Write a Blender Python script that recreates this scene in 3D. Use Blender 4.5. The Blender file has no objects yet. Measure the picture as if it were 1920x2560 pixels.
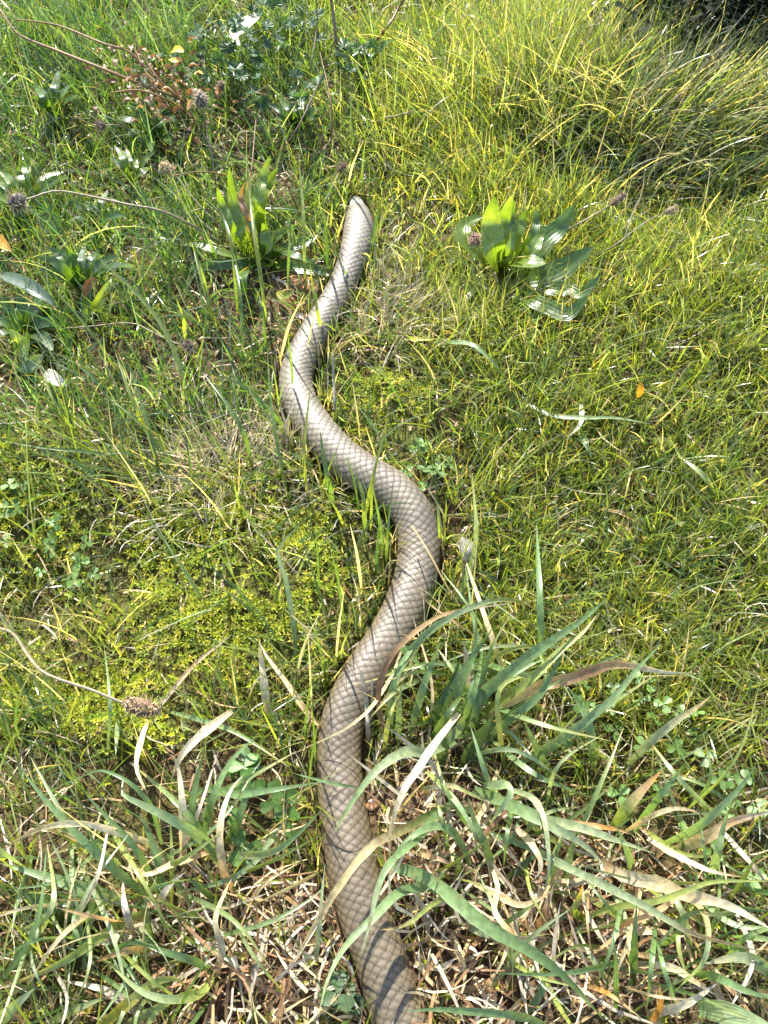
import bpy, math, random
import numpy as np
from mathutils import Vector

random.seed(11)
RNG = np.random.default_rng(11)
SC = bpy.context.scene
COL = SC.collection
R = math.radians

# ------------------------------------------------------------------ camera
CAM_H, PITCH, FOC = 0.72, R(58.0), 2217.0          # height, tilt below the horizon, focal length in photo pixels
cam_d = bpy.data.cameras.new('camera')
cam = bpy.data.objects.new('camera', cam_d)
COL.objects.link(cam)
cam.location = (0, 0, CAM_H)
cam.rotation_euler = (R(90) - PITCH, 0, 0)
cam_d.sensor_fit = 'VERTICAL'
cam_d.sensor_height = 24.0
cam_d.lens = 24.0 * FOC / 2560.0
cam_d.clip_start = 0.01
cam_d.clip_end = 500.0
SC.camera = cam

# ------------------------------------------------------------------ sky, sun, exposure
SUN_EL, SUN_LEFT = R(43.0), R(14.0)                 # ahead of the camera, a little to the left
world = bpy.data.worlds.new('World')
SC.world = world
world.use_nodes = True
wn = world.node_tree
bg = wn.nodes['Background']
sky = wn.nodes.new('ShaderNodeTexSky')
sky.sky_type = 'NISHITA'
sky.sun_disc = False
sky.sun_elevation = SUN_EL
sky.sun_rotation = -SUN_LEFT
wn.links.new(sky.outputs['Color'], bg.inputs['Color'])
bg.inputs['Strength'].default_value = 0.15
sun_d = bpy.data.lights.new('sun', 'SUN')
sun_d.energy = 5.0
sun_d.angle = R(0.5)
sun_d.color = (1.0, 0.96, 0.89)
sun = bpy.data.objects.new('sun', sun_d)
COL.objects.link(sun)
to_sun = Vector((-math.sin(SUN_LEFT) * math.cos(SUN_EL), math.cos(SUN_LEFT) * math.cos(SUN_EL), math.sin(SUN_EL)))
sun.rotation_euler = to_sun.to_track_quat('Z', 'Y').to_euler()
sun.location = to_sun * 20
SC.view_settings.view_transform = 'Standard'
SC.view_settings.look = 'None'
SC.view_settings.exposure = 1.7
SC.view_settings.gamma = 1.0
SC.cycles.max_bounces = 8
SC.cycles.transmission_bounces = 6

# ------------------------------------------------------------------ small maths
def lattice(ix, iy, seed):
    h = (ix.astype(np.int64) * 374761393 + iy.astype(np.int64) * 668265263 + seed * 974634777) & 0x7fffffff
    h = ((h ^ (h >> 13)) * 1274126177) & 0x7fffffff
    return ((h ^ (h >> 16)) & 0xffff) / 65535.0

def vnoise(x, y, scale, seed=0):
    x = np.asarray(x, float) * scale; y = np.asarray(y, float) * scale
    ix = np.floor(x); iy = np.floor(y)
    fx = x - ix; fy = y - iy
    fx = fx * fx * (3 - 2 * fx); fy = fy * fy * (3 - 2 * fy)
    ix = ix.astype(np.int64); iy = iy.astype(np.int64)
    a = lattice(ix, iy, seed); b = lattice(ix + 1, iy, seed)
    c = lattice(ix, iy + 1, seed); d = lattice(ix + 1, iy + 1, seed)
    return (a * (1 - fx) + b * fx) * (1 - fy) + (c * (1 - fx) + d * fx) * fy

def ray(u, v):
    dx, dz = (u - 960.0), (1280.0 - v)
    return (dx, math.cos(PITCH) * FOC + math.sin(PITCH) * dz, -math.sin(PITCH) * FOC + math.cos(PITCH) * dz)

def plane_pt(u, v, z=0.0):
    d = ray(u, v)
    k = (z - CAM_H) / d[2]
    return (d[0] * k, d[1] * k)

MOUND = plane_pt(1560, 300)
def ground_z(x, y):
    x = np.asarray(x, float); y = np.asarray(y, float)
    z = 0.030 * (vnoise(x, y, 3.1, 1) - 0.5) + 0.016 * (vnoise(x, y, 8.0, 2) - 0.5) + 0.006 * (vnoise(x, y, 26.0, 3) - 0.5)
    near = np.clip((np.hypot(x, y - 0.7) - 1.5) / 3.0, 0, 1)
    z = z * (1 - near) + near * 0.25 * (vnoise(x, y, 0.35, 4) - 0.5)
    d2 = ((x - MOUND[0] - 0.06) / 0.26) ** 2 + ((y - MOUND[1] - 0.05) / 0.17) ** 2
    z = z + 0.068 * np.exp(-d2 ** 2.6)
    return z

def gp(u, v, h=0.0):
    """point at height h above the ground that the photo shows at (u, v)"""
    z = h
    for _ in range(5):
        x, y = plane_pt(u, v, z)
        z = float(ground_z(x, y)) + h
    return np.array((x, y, z))

def plan_uv(x, y):
    """where a ground point lies on the sketch map drawn over the photograph"""
    dx, dy, dz = x, y, -CAM_H
    depth = dy * math.cos(PITCH) - dz * math.sin(PITCH)
    up = dy * math.sin(PITCH) + dz * math.cos(PITCH)
    depth = np.maximum(depth, 0.05)
    return 960 + FOC * dx / depth, 1280 - FOC * up / depth

def dist_of(p):
    return math.cos(PITCH) * p[1] - math.sin(PITCH) * (p[2] - CAM_H)

def catmull(pts, n):
    P = np.asarray(pts, float)
    if len(P) == 2:
        t = np.linspace(0, 1, n)[:, None]
        return P[0] * (1 - t) + P[1] * t
    Q = np.vstack([2 * P[0] - P[1], P, 2 * P[-1] - P[-2]])
    seg = np.sqrt(np.linalg.norm(np.diff(P[:, :3], axis=0), axis=1)) + 1e-9
    kn = np.concatenate([[0], np.cumsum(seg)]); kn /= kn[-1]
    out = []
    for t in np.linspace(0, 1, n):
        i = min(int(np.searchsorted(kn, t, side='right')) - 1, len(P) - 2)
        f = (t - kn[i]) / (kn[i + 1] - kn[i])
        a, b, c, d = Q[i], Q[i + 1], Q[i + 2], Q[i + 3]
        out.append(0.5 * (2 * b + (c - a) * f + (2 * a - 5 * b + 4 * c - d) * f * f + (3 * b - a - 3 * c + d) * f ** 3))
    return np.array(out)

# ------------------------------------------------------------------ mesh helpers
def raw_mesh(name, V, quads=None, tris=None, tint=None, leafuv=None, smooth=True):
    V = np.asarray(V, np.float32)
    quads = np.zeros((0, 4), np.int32) if quads is None else np.asarray(quads, np.int32).reshape(-1, 4)
    tris = np.zeros((0, 3), np.int32) if tris is None else np.asarray(tris, np.int32).reshape(-1, 3)
    me = bpy.data.meshes.new(name)
    me.vertices.add(len(V)); me.vertices.foreach_set('co', V.ravel())
    nl = quads.size + tris.size
    me.loops.add(nl)
    me.loops.foreach_set('vertex_index', np.concatenate([quads.ravel(), tris.ravel()]).astype(np.int32))
    npoly = len(quads) + len(tris)
    me.polygons.add(npoly)
    starts = np.concatenate([np.arange(len(quads)) * 4, quads.size + np.arange(len(tris)) * 3]).astype(np.int32)
    me.polygons.foreach_set('loop_start', starts)
    me.polygons.foreach_set('use_smooth', np.full(npoly, smooth))
    me.update(calc_edges=True)
    me.validate()
    for nm, arr in (('tint', tint), ('leafuv', leafuv)):
        if arr is not None:
            a = me.color_attributes.new(nm, 'FLOAT_COLOR', 'POINT')
            arr = np.asarray(arr, np.float32)
            if arr.shape[1] == 3:
                arr = np.hstack([arr, np.ones((len(arr), 1), np.float32)])
            a.data.foreach_set('color', arr.ravel())
    return me

def link(name, me, mat=None, parent=None, label=None, cat=None, group=None, kind=None, origin=None):
    o = bpy.data.objects.new(name, me)
    COL.objects.link(o)
    if mat is not None and me is not None:
        me.materials.clear(); me.materials.append(mat)
    if parent is not None:
        o.parent = parent
        o.location = -Vector(parent.location)
    elif origin is not None:
        me.transform(__import__('mathutils').Matrix.Translation(-Vector(origin)))
        o.location = origin
    for k, val in (('label', label), ('category', cat), ('group', group), ('kind', kind)):
        if val: o[k] = val
    return o

def thing(name, loc, label, cat, group=None):
    o = bpy.data.objects.new(name, None)
    COL.objects.link(o)
    o.empty_display_size = 0.02
    o.location = Vector([float(c) for c in loc])
    o['label'] = label; o['category'] = cat
    if group: o['group'] = group
    return o

class Bag:
    """collects pieces into one mesh"""
    def __init__(s): s.V, s.Q, s.T, s.C, s.U, s.n = [], [], [], [], [], 0
    def add(s, V, Q=None, T=None, C=None, U=None):
        V = np.asarray(V, float)
        s.V.append(V)
        if Q is not None and len(Q): s.Q.append(np.asarray(Q, np.int64) + s.n)
        if T is not None and len(T): s.T.append(np.asarray(T, np.int64) + s.n)
        C = np.asarray((0.2, 0.2, 0.2) if C is None else C, float)
        s.C.append(np.broadcast_to(C, (len(V), 3)) if C.ndim == 1 else C)
        s.U.append(np.zeros((len(V), 3)) if U is None else U)
        s.n += len(V)
    def mesh(s, name, smooth=True):
        return raw_mesh(name, np.vstack(s.V), np.vstack(s.Q) if s.Q else None, np.vstack(s.T) if s.T else None,
                        np.vstack(s.C), np.vstack(s.U), smooth)

def ribbon(path, width, tint, across=3, fold=0.25, roll=0.0, face=(0, -0.35, 0.93), n=14, prof='blade', rip=0.0, seed=0, twist=0.0):
    """a leaf blade along a path: V, quads, colours, leaf coordinates"""
    P = catmull(path, n)
    T = np.gradient(P, axis=0); T /= np.linalg.norm(T, axis=1)[:, None] + 1e-12
    F = np.asarray(face, float); F /= np.linalg.norm(F)
    S = np.cross(T, F)
    L = np.linalg.norm(S, axis=1)
    S /= L[:, None] + 1e-9
    for i in range(1, n):
        if np.dot(S[i], S[i - 1]) < 0: S[i] = -S[i]
    N = np.cross(S, T)
    flip = np.where(N @ F < 0, -1, 1)[:, None]
    N = N * flip
    t = np.linspace(0, 1, n)
    ang = roll + twist * t
    S, N = S * np.cos(ang)[:, None] + N * np.sin(ang)[:, None], N * np.cos(ang)[:, None] - S * np.sin(ang)[:, None]
    if prof == 'blade':
        w = np.minimum(0.55 + 1.4 * t, 1.0) * np.clip(1 - t ** 2.2, 0, 1) ** 0.9
    elif prof == 'lance':
        w = np.clip(0.16 + np.sin(np.clip(t, 0, 1) ** 0.9 * math.pi) ** 0.8 * 0.92, 0, 1) * np.where(t > 0.95, np.clip((1 - t) / 0.05, 0, 1), 1)
        w = np.maximum(w * np.where(t > 0.98, 0.3, 1), 0.02)
    elif prof == 'spoon':
        w = 0.18 + 0.82 * np.clip((t - 0.15) / 0.45, 0, 1) ** 1.1
        w = w * np.clip((1 - t ** 6), 0, 1) ** 0.6
    else:
        w = np.clip(1 - 0.85 * t, 0.05, 1)
    rs = np.random.default_rng(seed)
    w = w * (1 + rip * (rs.random(n) - 0.5))
    if np.ndim(width) == 0: width = np.full(n, width)
    else: width = np.interp(t, np.linspace(0, 1, len(width)), width)
    hw = np.maximum(width * w * 0.5, 0.0001)
    a = np.linspace(-1, 1, across)
    und = rip * 0.10 * np.sin(t * 17 + seed)[:, None]
    V = P[:, None, :] + S[:, None, :] * (a[None, :, None] * hw[:, None, None]) + N[:, None, :] * ((np.abs(a)[None, :] * fold + und * a[None, :]) * hw[:, None])[:, :, None]
    V = V.reshape(-1, 3)
    i = np.arange(n - 1)[:, None] * across + np.arange(across - 1)[None, :]
    i = i.ravel()
    Q = np.stack([i, i + 1, i + 1 + across, i + across], 1)
    C = np.asarray(tint, float)
    if C.ndim == 1: C = np.tile(C, (n, 1))
    else: C = np.stack([np.interp(t, np.linspace(0, 1, len(C)), C[:, k]) for k in range(3)], 1)
    C = np.repeat(C, across, axis=0)
    U = np.stack([np.tile(a * 0.5 + 0.5, n), np.repeat(t, across), np.full(n * across, (seed * 0.137) % 1)], 1)
    return V, Q, C, U

def tube(path, rad, tint, n=12, sides=6):
    P = catmull(path, n)
    T = np.gradient(P, axis=0); T /= np.linalg.norm(T, axis=1)[:, None] + 1e-12
    ref = np.array((0.3, 0.2, 0.93)); ref /= np.linalg.norm(ref)
    A = np.cross(T, ref); A /= np.linalg.norm(A, axis=1)[:, None] + 1e-9
    B = np.cross(T, A)
    rr = np.interp(np.linspace(0, 1, n), np.linspace(0, 1, len(np.atleast_1d(rad))), np.atleast_1d(rad))
    th = np.arange(sides) / sides * 2 * math.pi
    V = P[:, None] + rr[:, None, None] * (A[:, None] * np.cos(th)[None, :, None] + B[:, None] * np.sin(th)[None, :, None])
    i, j = np.meshgrid(np.arange(n - 1), np.arange(sides), indexing='ij')
    k = (j + 1) % sides
    Q = np.stack([i * sides + j, i * sides + k, (i + 1) * sides + k, (i + 1) * sides + j], -1).reshape(-1, 4)
    C = np.asarray(tint, float)
    if C.ndim == 2:
        t = np.linspace(0, 1, n)
        C = np.repeat(np.stack([np.interp(t, np.linspace(0, 1, len(C)), C[:, c]) for c in range(3)], 1), sides, axis=0)
    return V.reshape(-1, 3), Q, C

# ------------------------------------------------------------------ colours (linear albedo)
LIME, GREEN, DEEP = (0.165, 0.200, 0.036), (0.085, 0.140, 0.035), (0.040, 0.080, 0.022)
GLAUC, PALEG = (0.140, 0.215, 0.075), (0.25, 0.30, 0.15)
YELLOW, ORANGE, STRAW, GREY = (0.36, 0.30, 0.05), (0.42, 0.20, 0.035), (0.52, 0.41, 0.22), (0.40, 0.345, 0.265)
TAN, BROWN, CREAM, RUST = (0.46, 0.30, 0.14), (0.22, 0.12, 0.055), (0.62, 0.54, 0.36), (0.17, 0.080, 0.030)
YG = (0.24, 0.28, 0.065)

# ------------------------------------------------------------------ materials
def new_mat(name):
    m = bpy.data.materials.new(name); m.use_nodes = True
    nt = m.node_tree; nt.nodes.clear()
    out = nt.nodes.new('ShaderNodeOutputMaterial')
    return m, nt, out

def nd(nt, t, **kw):
    n = nt.nodes.new(t)
    for k, v in kw.items():
        if hasattr(n, k): setattr(n, k, v)
    return n

def leaf_material(name, rough, trans, spec=0.5, vein=0.0, vein_n=40.0, warm=(1.55, 1.40, 0.55), mottle=0.25, mid=0.0, mscale=220.0, spots=0.0):
    m, nt, out = new_mat(name)
    att = nd(nt, 'ShaderNodeAttribute', attribute_name='tint')
    geo = nd(nt, 'ShaderNodeTexCoord')
    noi = nd(nt, 'ShaderNodeTexNoise'); noi.inputs['Scale'].default_value = mscale; noi.inputs['Detail'].default_value = 3
    nt.links.new(geo.outputs['Object'], noi.inputs['Vector'])
    mr = nd(nt, 'ShaderNodeMapRange'); mr.inputs['From Min'].default_value = 0.3; mr.inputs['From Max'].default_value = 0.7
    mr.inputs['To Min'].default_value = 1 - mottle; mr.inputs['To Max'].default_value = 1 + mottle
    nt.links.new(noi.outputs['Fac'], mr.inputs['Value'])
    mul = nd(nt, 'ShaderNodeVectorMath', operation='SCALE')
    nt.links.new(att.outputs['Color'], mul.inputs[0]); nt.links.new(mr.outputs['Result'], mul.inputs['Scale'])
    col = mul.outputs['Vector']
    if spots > 0:                                       # brown age spots and scuffs
        n2 = nd(nt, 'ShaderNodeTexNoise'); n2.inputs['Scale'].default_value = 95; n2.inputs['Detail'].default_value = 6; n2.inputs['Roughness'].default_value = 0.7
        nt.links.new(geo.outputs['Object'], n2.inputs['Vector'])
        r2 = nd(nt, 'ShaderNodeMapRange'); r2.inputs['From Min'].default_value = 0.60; r2.inputs['From Max'].default_value = 0.70
        r2.inputs['To Max'].default_value = spots
        nt.links.new(n2.outputs['Fac'], r2.inputs['Value'])
        mb = nd(nt, 'ShaderNodeMix', data_type='RGBA'); mb.inputs[7].default_value = (0.24, 0.15, 0.06, 1)
        nt.links.new(r2.outputs['Result'], mb.inputs[0]); nt.links.new(col, mb.inputs[6])
        col = mb.outputs[2]
    bump = None
    if vein > 0:
        uv = nd(nt, 'ShaderNodeAttribute', attribute_name='leafuv')
        sep = nd(nt, 'ShaderNodeSeparateColor'); nt.links.new(uv.outputs['Color'], sep.inputs['Color'])
        k = nd(nt, 'ShaderNodeMath', operation='MULTIPLY'); k.inputs[1].default_value = vein_n
        nt.links.new(sep.outputs['Red'], k.inputs[0])
        s = nd(nt, 'ShaderNodeMath', operation='SINE'); nt.links.new(k.outputs[0], s.inputs[0])
        v = nd(nt, 'ShaderNodeMapRange'); v.inputs['From Min'].default_value = -1
        v.inputs['To Min'].default_value = 1 - vein; v.inputs['To Max'].default_value = 1 + vein
        nt.links.new(s.outputs[0], v.inputs['Value'])
        m2 = nd(nt, 'ShaderNodeVectorMath', operation='SCALE')
        nt.links.new(col, m2.inputs[0]); nt.links.new(v.outputs['Result'], m2.inputs['Scale'])
        col = m2.outputs['Vector']
        if mid > 0:
            d = nd(nt, 'ShaderNodeMath', operation='SUBTRACT'); d.inputs[1].default_value = 0.5
            nt.links.new(sep.outputs['Red'], d.inputs[0])
            ab = nd(nt, 'ShaderNodeMath', operation='ABSOLUTE'); nt.links.new(d.outputs[0], ab.inputs[0])
            mm = nd(nt, 'ShaderNodeMapRange'); mm.inputs['From Max'].default_value = 0.07
            mm.inputs['To Min'].default_value = 1 + mid; mm.inputs['To Max'].default_value = 1.0
            nt.links.new(ab.outputs[0], mm.inputs['Value'])
            m3 = nd(nt, 'ShaderNodeVectorMath', operation='SCALE')
            nt.links.new(col, m3.inputs[0]); nt.links.new(mm.outputs['Result'], m3.inputs['Scale'])
            col = m3.outputs['Vector']
        bump = nd(nt, 'ShaderNodeBump'); bump.inputs['Strength'].default_value = 0.18; bump.inputs['Distance'].default_value = 0.0006
        add = nd(nt, 'ShaderNodeMath', operation='ADD'); nt.links.new(s.outputs[0], add.inputs[0]); nt.links.new(noi.outputs['Fac'], add.inputs[1])
        nt.links.new(add.outputs[0], bump.inputs['Height'])
    p = nd(nt, 'ShaderNodeBsdfPrincipled')
    p.inputs['Roughness'].default_value = rough
    p.inputs['Specular IOR Level'].default_value = spec
    nt.links.new(col, p.inputs['Base Color'])
    tr = nd(nt, 'ShaderNodeBsdfTranslucent')
    wm = nd(nt, 'ShaderNodeVectorMath', operation='MULTIPLY'); wm.inputs[1].default_value = warm
    nt.links.new(col, wm.inputs[0]); nt.links.new(wm.outputs['Vector'], tr.inputs['Color'])
    mx = nd(nt, 'ShaderNodeMixShader'); mx.inputs['Fac'].default_value = trans
    nt.links.new(p.outputs[0], mx.inputs[1]); nt.links.new(tr.outputs[0], mx.inputs[2])
    if bump:
        nt.links.new(bump.outputs[0], p.inputs['Normal'])
    nt.links.new(mx.outputs[0], out.inputs['Surface'])
    return m

M_GRASS = leaf_material('fine_grass', 0.28, 0.50, spec=0.8, warm=(1.85, 1.78, 0.65))
M_BLADE = leaf_material('broad_grass_blade', 0.34, 0.40, spec=0.8, spots=0.5, vein=0.10, vein_n=38.0, warm=(1.7, 1.7, 0.7), mid=0.25, mottle=0.22)
M_LEAF = leaf_material('plantain_leaf', 0.27, 0.45, spots=0.4, spec=0.9, vein=0.05, vein_n=31.4, warm=(1.9, 1.9, 0.5), mid=0.15, mottle=0.22, mscale=140)
M_STRAW = leaf_material('dry_straw', 0.5, 0.22, spec=0.4, warm=(1.2, 1.1, 0.8), mottle=0.3)
M_DRY = leaf_material('dry_blade', 0.45, 0.34, spec=0.5, spots=0.6, vein=0.14, vein_n=60.0, warm=(1.35, 1.15, 0.7), mottle=0.3)
M_MOSS = leaf_material('moss_shoots', 0.5, 0.40, spec=0.3, warm=(1.5, 1.45, 0.5), mottle=0.25, mscale=60)
M_SEED = leaf_material('seed_head', 0.75, 0.12, spec=0.2, warm=(1.1, 1.0, 0.9), mottle=0.45, mscale=500)
M_ADDED_SHRUB = leaf_material('added_shrub_leaf', 0.85, 0.15, spec=0.1, warm=(1.2, 1.2, 0.6))
M_WEED = leaf_material('weed_leaf', 0.5, 0.35, warm=(1.4, 1.4, 0.6), mottle=0.25)

def soil_material():
    m, nt, out = new_mat('soil_and_moss')
    tc = nd(nt, 'ShaderNodeTexCoord')
    n1 = nd(nt, 'ShaderNodeTexNoise'); n1.inputs['Scale'].default_value = 9; n1.inputs['Detail'].default_value = 6
    n2 = nd(nt, 'ShaderNodeTexNoise'); n2.inputs['Scale'].default_value = 160; n2.inputs['Detail'].default_value = 5
    for n in (n1, n2): nt.links.new(tc.outputs['Object'], n.inputs['Vector'])
    att = nd(nt, 'ShaderNodeAttribute', attribute_name='tint')
    r2 = nd(nt, 'ShaderNodeValToRGB')
    r2.color_ramp.elements[0].position = 0.3; r2.color_ramp.elements[0].color = (0.45, 0.42, 0.40, 1)
    r2.color_ramp.elements[1].position = 0.72; r2.color_ramp.elements[1].color = (1.7, 1.6, 1.5, 1)
    nt.links.new(n2.outputs['Fac'], r2.inputs['Fac'])
    mu = nd(nt, 'ShaderNodeVectorMath', operation='MULTIPLY')
    nt.links.new(att.outputs['Color'], mu.inputs[0]); nt.links.new(r2.outputs['Color'], mu.inputs[1])
    mr = nd(nt, 'ShaderNodeMapRange'); mr.inputs['To Min'].default_value = 0.7; mr.inputs['To Max'].default_value = 1.3
    nt.links.new(n1.outputs['Fac'], mr.inputs['Value'])
    m2 = nd(nt, 'ShaderNodeVectorMath', operation='SCALE')
    nt.links.new(mu.outputs['Vector'], m2.inputs[0]); nt.links.new(mr.outputs['Result'], m2.inputs['Scale'])
    p = nd(nt, 'ShaderNodeBsdfPrincipled'); p.inputs['Roughness'].default_value = 0.95; p.inputs['Specular IOR Level'].default_value = 0.15
    b = nd(nt, 'ShaderNodeBump'); b.inputs['Strength'].default_value = 1.0; b.inputs['Distance'].default_value = 0.008
    nt.links.new(n2.outputs['Fac'], b.inputs['Height']); nt.links.new(b.outputs[0], p.inputs['Normal'])
    nt.links.new(m2.outputs['Vector'], p.inputs['Base Color'])
    nt.links.new(p.outputs[0], out.inputs['Surface'])
    return m
M_SOIL = soil_material()

def snake_material(name, rough):
    m, nt, out = new_mat(name)
    att = nd(nt, 'ShaderNodeAttribute', attribute_name='tint')
    tc = nd(nt, 'ShaderNodeTexCoord')
    n = nd(nt, 'ShaderNodeTexNoise'); n.inputs['Scale'].default_value = 420; n.inputs['Detail'].default_value = 3
    nt.links.new(tc.outputs['Object'], n.inputs['Vector'])
    mr = nd(nt, 'ShaderNodeMapRange'); mr.inputs['From Min'].default_value = 0.3; mr.inputs['From Max'].default_value = 0.7
    mr.inputs['To Min'].default_value = 0.9; mr.inputs['To Max'].default_value = 1.1
    nt.links.new(n.outputs['Fac'], mr.inputs['Value'])
    s = nd(nt, 'ShaderNodeVectorMath', operation='SCALE')
    nt.links.new(att.outputs['Color'], s.inputs[0]); nt.links.new(mr.outputs['Result'], s.inputs['Scale'])
    p = nd(nt, 'ShaderNodeBsdfPrincipled')
    p.inputs['Roughness'].default_value = rough; p.inputs['Specular IOR Level'].default_value = 0.5
    gl = nd(nt, 'ShaderNodeMath', operation='MULTIPLY'); gl.inputs[1].default_value = 0.5     # skin between the scales is dull
    nt.links.new(att.outputs['Alpha'], gl.inputs[0]); nt.links.new(gl.outputs[0], p.inputs['Specular IOR Level'])
    nt.links.new(s.outputs['Vector'], p.inputs['Base Color'])
    b = nd(nt, 'ShaderNodeBump'); b.inputs['Strength'].default_value = 0.15; b.inputs['Distance'].default_value = 0.0004
    nt.links.new(n.outputs['Fac'], b.inputs['Height']); nt.links.new(b.outputs[0], p.inputs['Normal'])
    nt.links.new(p.outputs[0], out.inputs['Surface'])
    return m
M_SNAKE = snake_material('snake_skin', 0.54)
M_HEAD = snake_material('snake_head_shields', 0.34)

def plain(name, color, rough):
    m, nt, out = new_mat(name)
    p = nd(nt, 'ShaderNodeBsdfPrincipled')
    n = nd(nt, 'ShaderNodeTexNoise'); n.inputs['Scale'].default_value = 300
    mr = nd(nt, 'ShaderNodeMapRange'); mr.inputs['To Min'].default_value = 0.8; mr.inputs['To Max'].default_value = 1.2
    nt.links.new(n.outputs['Fac'], mr.inputs['Value'])
    s = nd(nt, 'ShaderNodeVectorMath', operation='SCALE'); s.inputs[0].default_value = color
    nt.links.new(mr.outputs['Result'], s.inputs['Scale']); nt.links.new(s.outputs['Vector'], p.inputs['Base Color'])
    p.inputs['Roughness'].default_value = rough
    nt.links.new(p.outputs[0], out.inputs['Surface'])
    return m

# ------------------------------------------------------------------ sketch-map masks: what grows where
def blob(u, v, cu, cv, ru, rv, soft=0.5):
    d = np.sqrt(((u - cu) / ru) ** 2 + ((v - cv) / rv) ** 2)
    return np.clip((1 + soft - d) / (2 * soft), 0, 1)

def m_moss(u, v):
    m = blob(u, v, 640, 1460, 350, 220, 0.4)
    for b in ((60, 1250, 170, 150), (960, 1090, 110, 120), (300, 1780, 180, 100), (930, 1230, 80, 100), (965, 1070, 55, 70),
              (60, 1700, 100, 90)):
        m = np.maximum(m, blob(u, v, *b, 0.35))
    return m
def m_bottom(u, v):
    lim = np.where(u < 900, 1990 - 0.05 * (u - 450), 1900 + 0.06 * (u - 1200))
    return np.clip((v - lim + 120) / 240, 0, 1) * np.clip((2200 - u + 0.25 * (v - 1900)) / 300, 0, 1)
def m_thatch(u, v):
    m = blob(u, v, 900, 2420, 520, 300, 0.3)
    m = np.maximum(m, blob(u, v, 1380, 2330, 330, 230, 0.35))
    m = np.maximum(m, blob(u, v, 1080, 2080, 170, 150, 0.4))
    return m
def m_bare(u, v):
    m = blob(u, v, 730, 740, 70, 60, 0.4)
    m = np.maximum(m, blob(u, v, 690, 330, 250, 130, 0.7) * 0.85)
    m = np.maximum(m, blob(u, v, 620, 760, 130, 60, 0.5) * 0.8)
    m = np.maximum(m, blob(u, v, 1270, 720, 120, 50, 0.4))
    m = np.maximum(m, blob(u, v, 1520, 440, 230, 40, 0.5))
    m = np.maximum(m, blob(u, v, 260, 930, 280, 75, 0.6) * 0.85)
    m = np.maximum(m, blob(u, v, 620, 800, 150, 80, 0.6) * 0.75)
    m = np.maximum(m, blob(u, v, 540, 1160, 150, 70, 0.6) * 0.9)
    m = np.maximum(m, blob(u, v, 985, 780, 80, 60, 0.6) * 0.8)
    m = np.maximum(m, blob(u, v, 1110, 1030, 60, 90, 0.6) * 0.8)
    m = np.maximum(m, blob(u, v, 120, 420, 130, 60, 0.6) * 0.7)
    return m

# ------------------------------------------------------------------ ground
def axis(lo, hi, step, far):
    core = np.arange(lo, hi + 1e-6, step)
    out, d, p = [], step, 0.0
    while p < far:
        d *= 1.35; p += d; out.append(p)
    out = np.array(out)
    return np.concatenate([(lo - out)[::-1], core, hi + out])
gx, gy = axis(-1.0, 1.0, 0.008, 80), axis(-0.4, 2.0, 0.008, 80)
X, Y = np.meshgrid(gx, gy)
Z = ground_z(X, Y)
inner = (np.abs(X) < 1.1) & (Y > -0.5) & (Y < 2.1)
Z = Z + np.where(inner, 0.004 * (vnoise(X, Y, 70, 7) - 0.5) + 0.003 * (vnoise(X, Y, 130, 8) - 0.5), 0)
V = np.stack([X, Y, Z], -1).reshape(-1, 3)
ny, nx = X.shape
i = (np.arange(ny - 1)[:, None] * nx + np.arange(nx - 1)[None]).ravel()
Q = np.stack([i, i + 1, i + nx + 1, i + nx], 1)
U_, V_ = plan_uv(X.ravel(), Y.ravel())
soil = np.array((0.060, 0.038, 0.025)); mossy = np.array((0.055, 0.060, 0.014)); litter = np.array((0.11, 0.075, 0.046))
mm = np.clip(m_moss(U_, V_) * 1.2, 0, 1)[:, None] * 0.9
gr = np.clip(0.15 + 0.6 * vnoise(X.ravel(), Y.ravel(), 14, 9), 0, 0.75)[:, None] * (1 - m_bare(U_, V_))[:, None] * (1 - 0.85 * m_thatch(U_, V_))[:, None]
C = soil * (1 - gr) + mossy * gr
C = C * (1 - mm) + mossy * 1.3 * mm
th = (m_thatch(U_, V_) * vnoise(X.ravel(), Y.ravel(), 30, 10))[:, None]
C = C * (1 - th) + litter * th
bare = (blob(U_, V_, 735, 745, 60, 50, 0.4))[:, None]
C = C * (1 - bare) + np.array((0.20, 0.105, 0.06)) * bare
g = link('ground', raw_mesh('ground', V, Q, None, C), M_SOIL, kind='structure')

# ------------------------------------------------------------------ the snake
SN = [(888, 495, 4), (888, 496, 16), (889, 502, 26), (892, 514, 36), (895, 534, 55), (897, 556, 70), (897, 580, 77), (892, 610, 75),
      (881, 643, 69), (870, 679, 66), (852, 721, 68), (826, 766, 69), (798, 812, 72), (772, 857, 77), (753, 899, 80),
      (741, 940, 82), (742, 977, 83), (757, 1019, 86), (783, 1058, 90), (812, 1098, 93), (849, 1137, 96), (888, 1168, 97), (930, 1194, 98),
      (972, 1219, 99), (1006, 1248, 100), (1029, 1281, 101), (1042, 1317, 102), (1047, 1362, 103), (1045, 1404, 104), (1037, 1448, 105), (1021, 1496, 106),
      (998, 1549, 107), (972, 1597, 107), (941, 1643, 107), (911, 1689, 108), (884, 1738, 108), (863, 1786, 108), (852, 1834, 108), (848, 1882, 107),
      (849, 1930, 108), (857, 2019, 116), (871, 2109, 123), (887, 2198, 124), (912, 2288, 126), (944, 2377, 127), (972, 2467, 129), (1000, 2556, 131)]
pts = []
for (u, v, w) in SN:
    r = 0.02
    for _ in range(4):
        c = gp(u, v, r * 0.8)
        r = 0.5 * w * dist_of(c) / FOC
    pts.append([c[0], c[1], c[2] + 0.0, r])
pts = np.array(pts)
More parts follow.
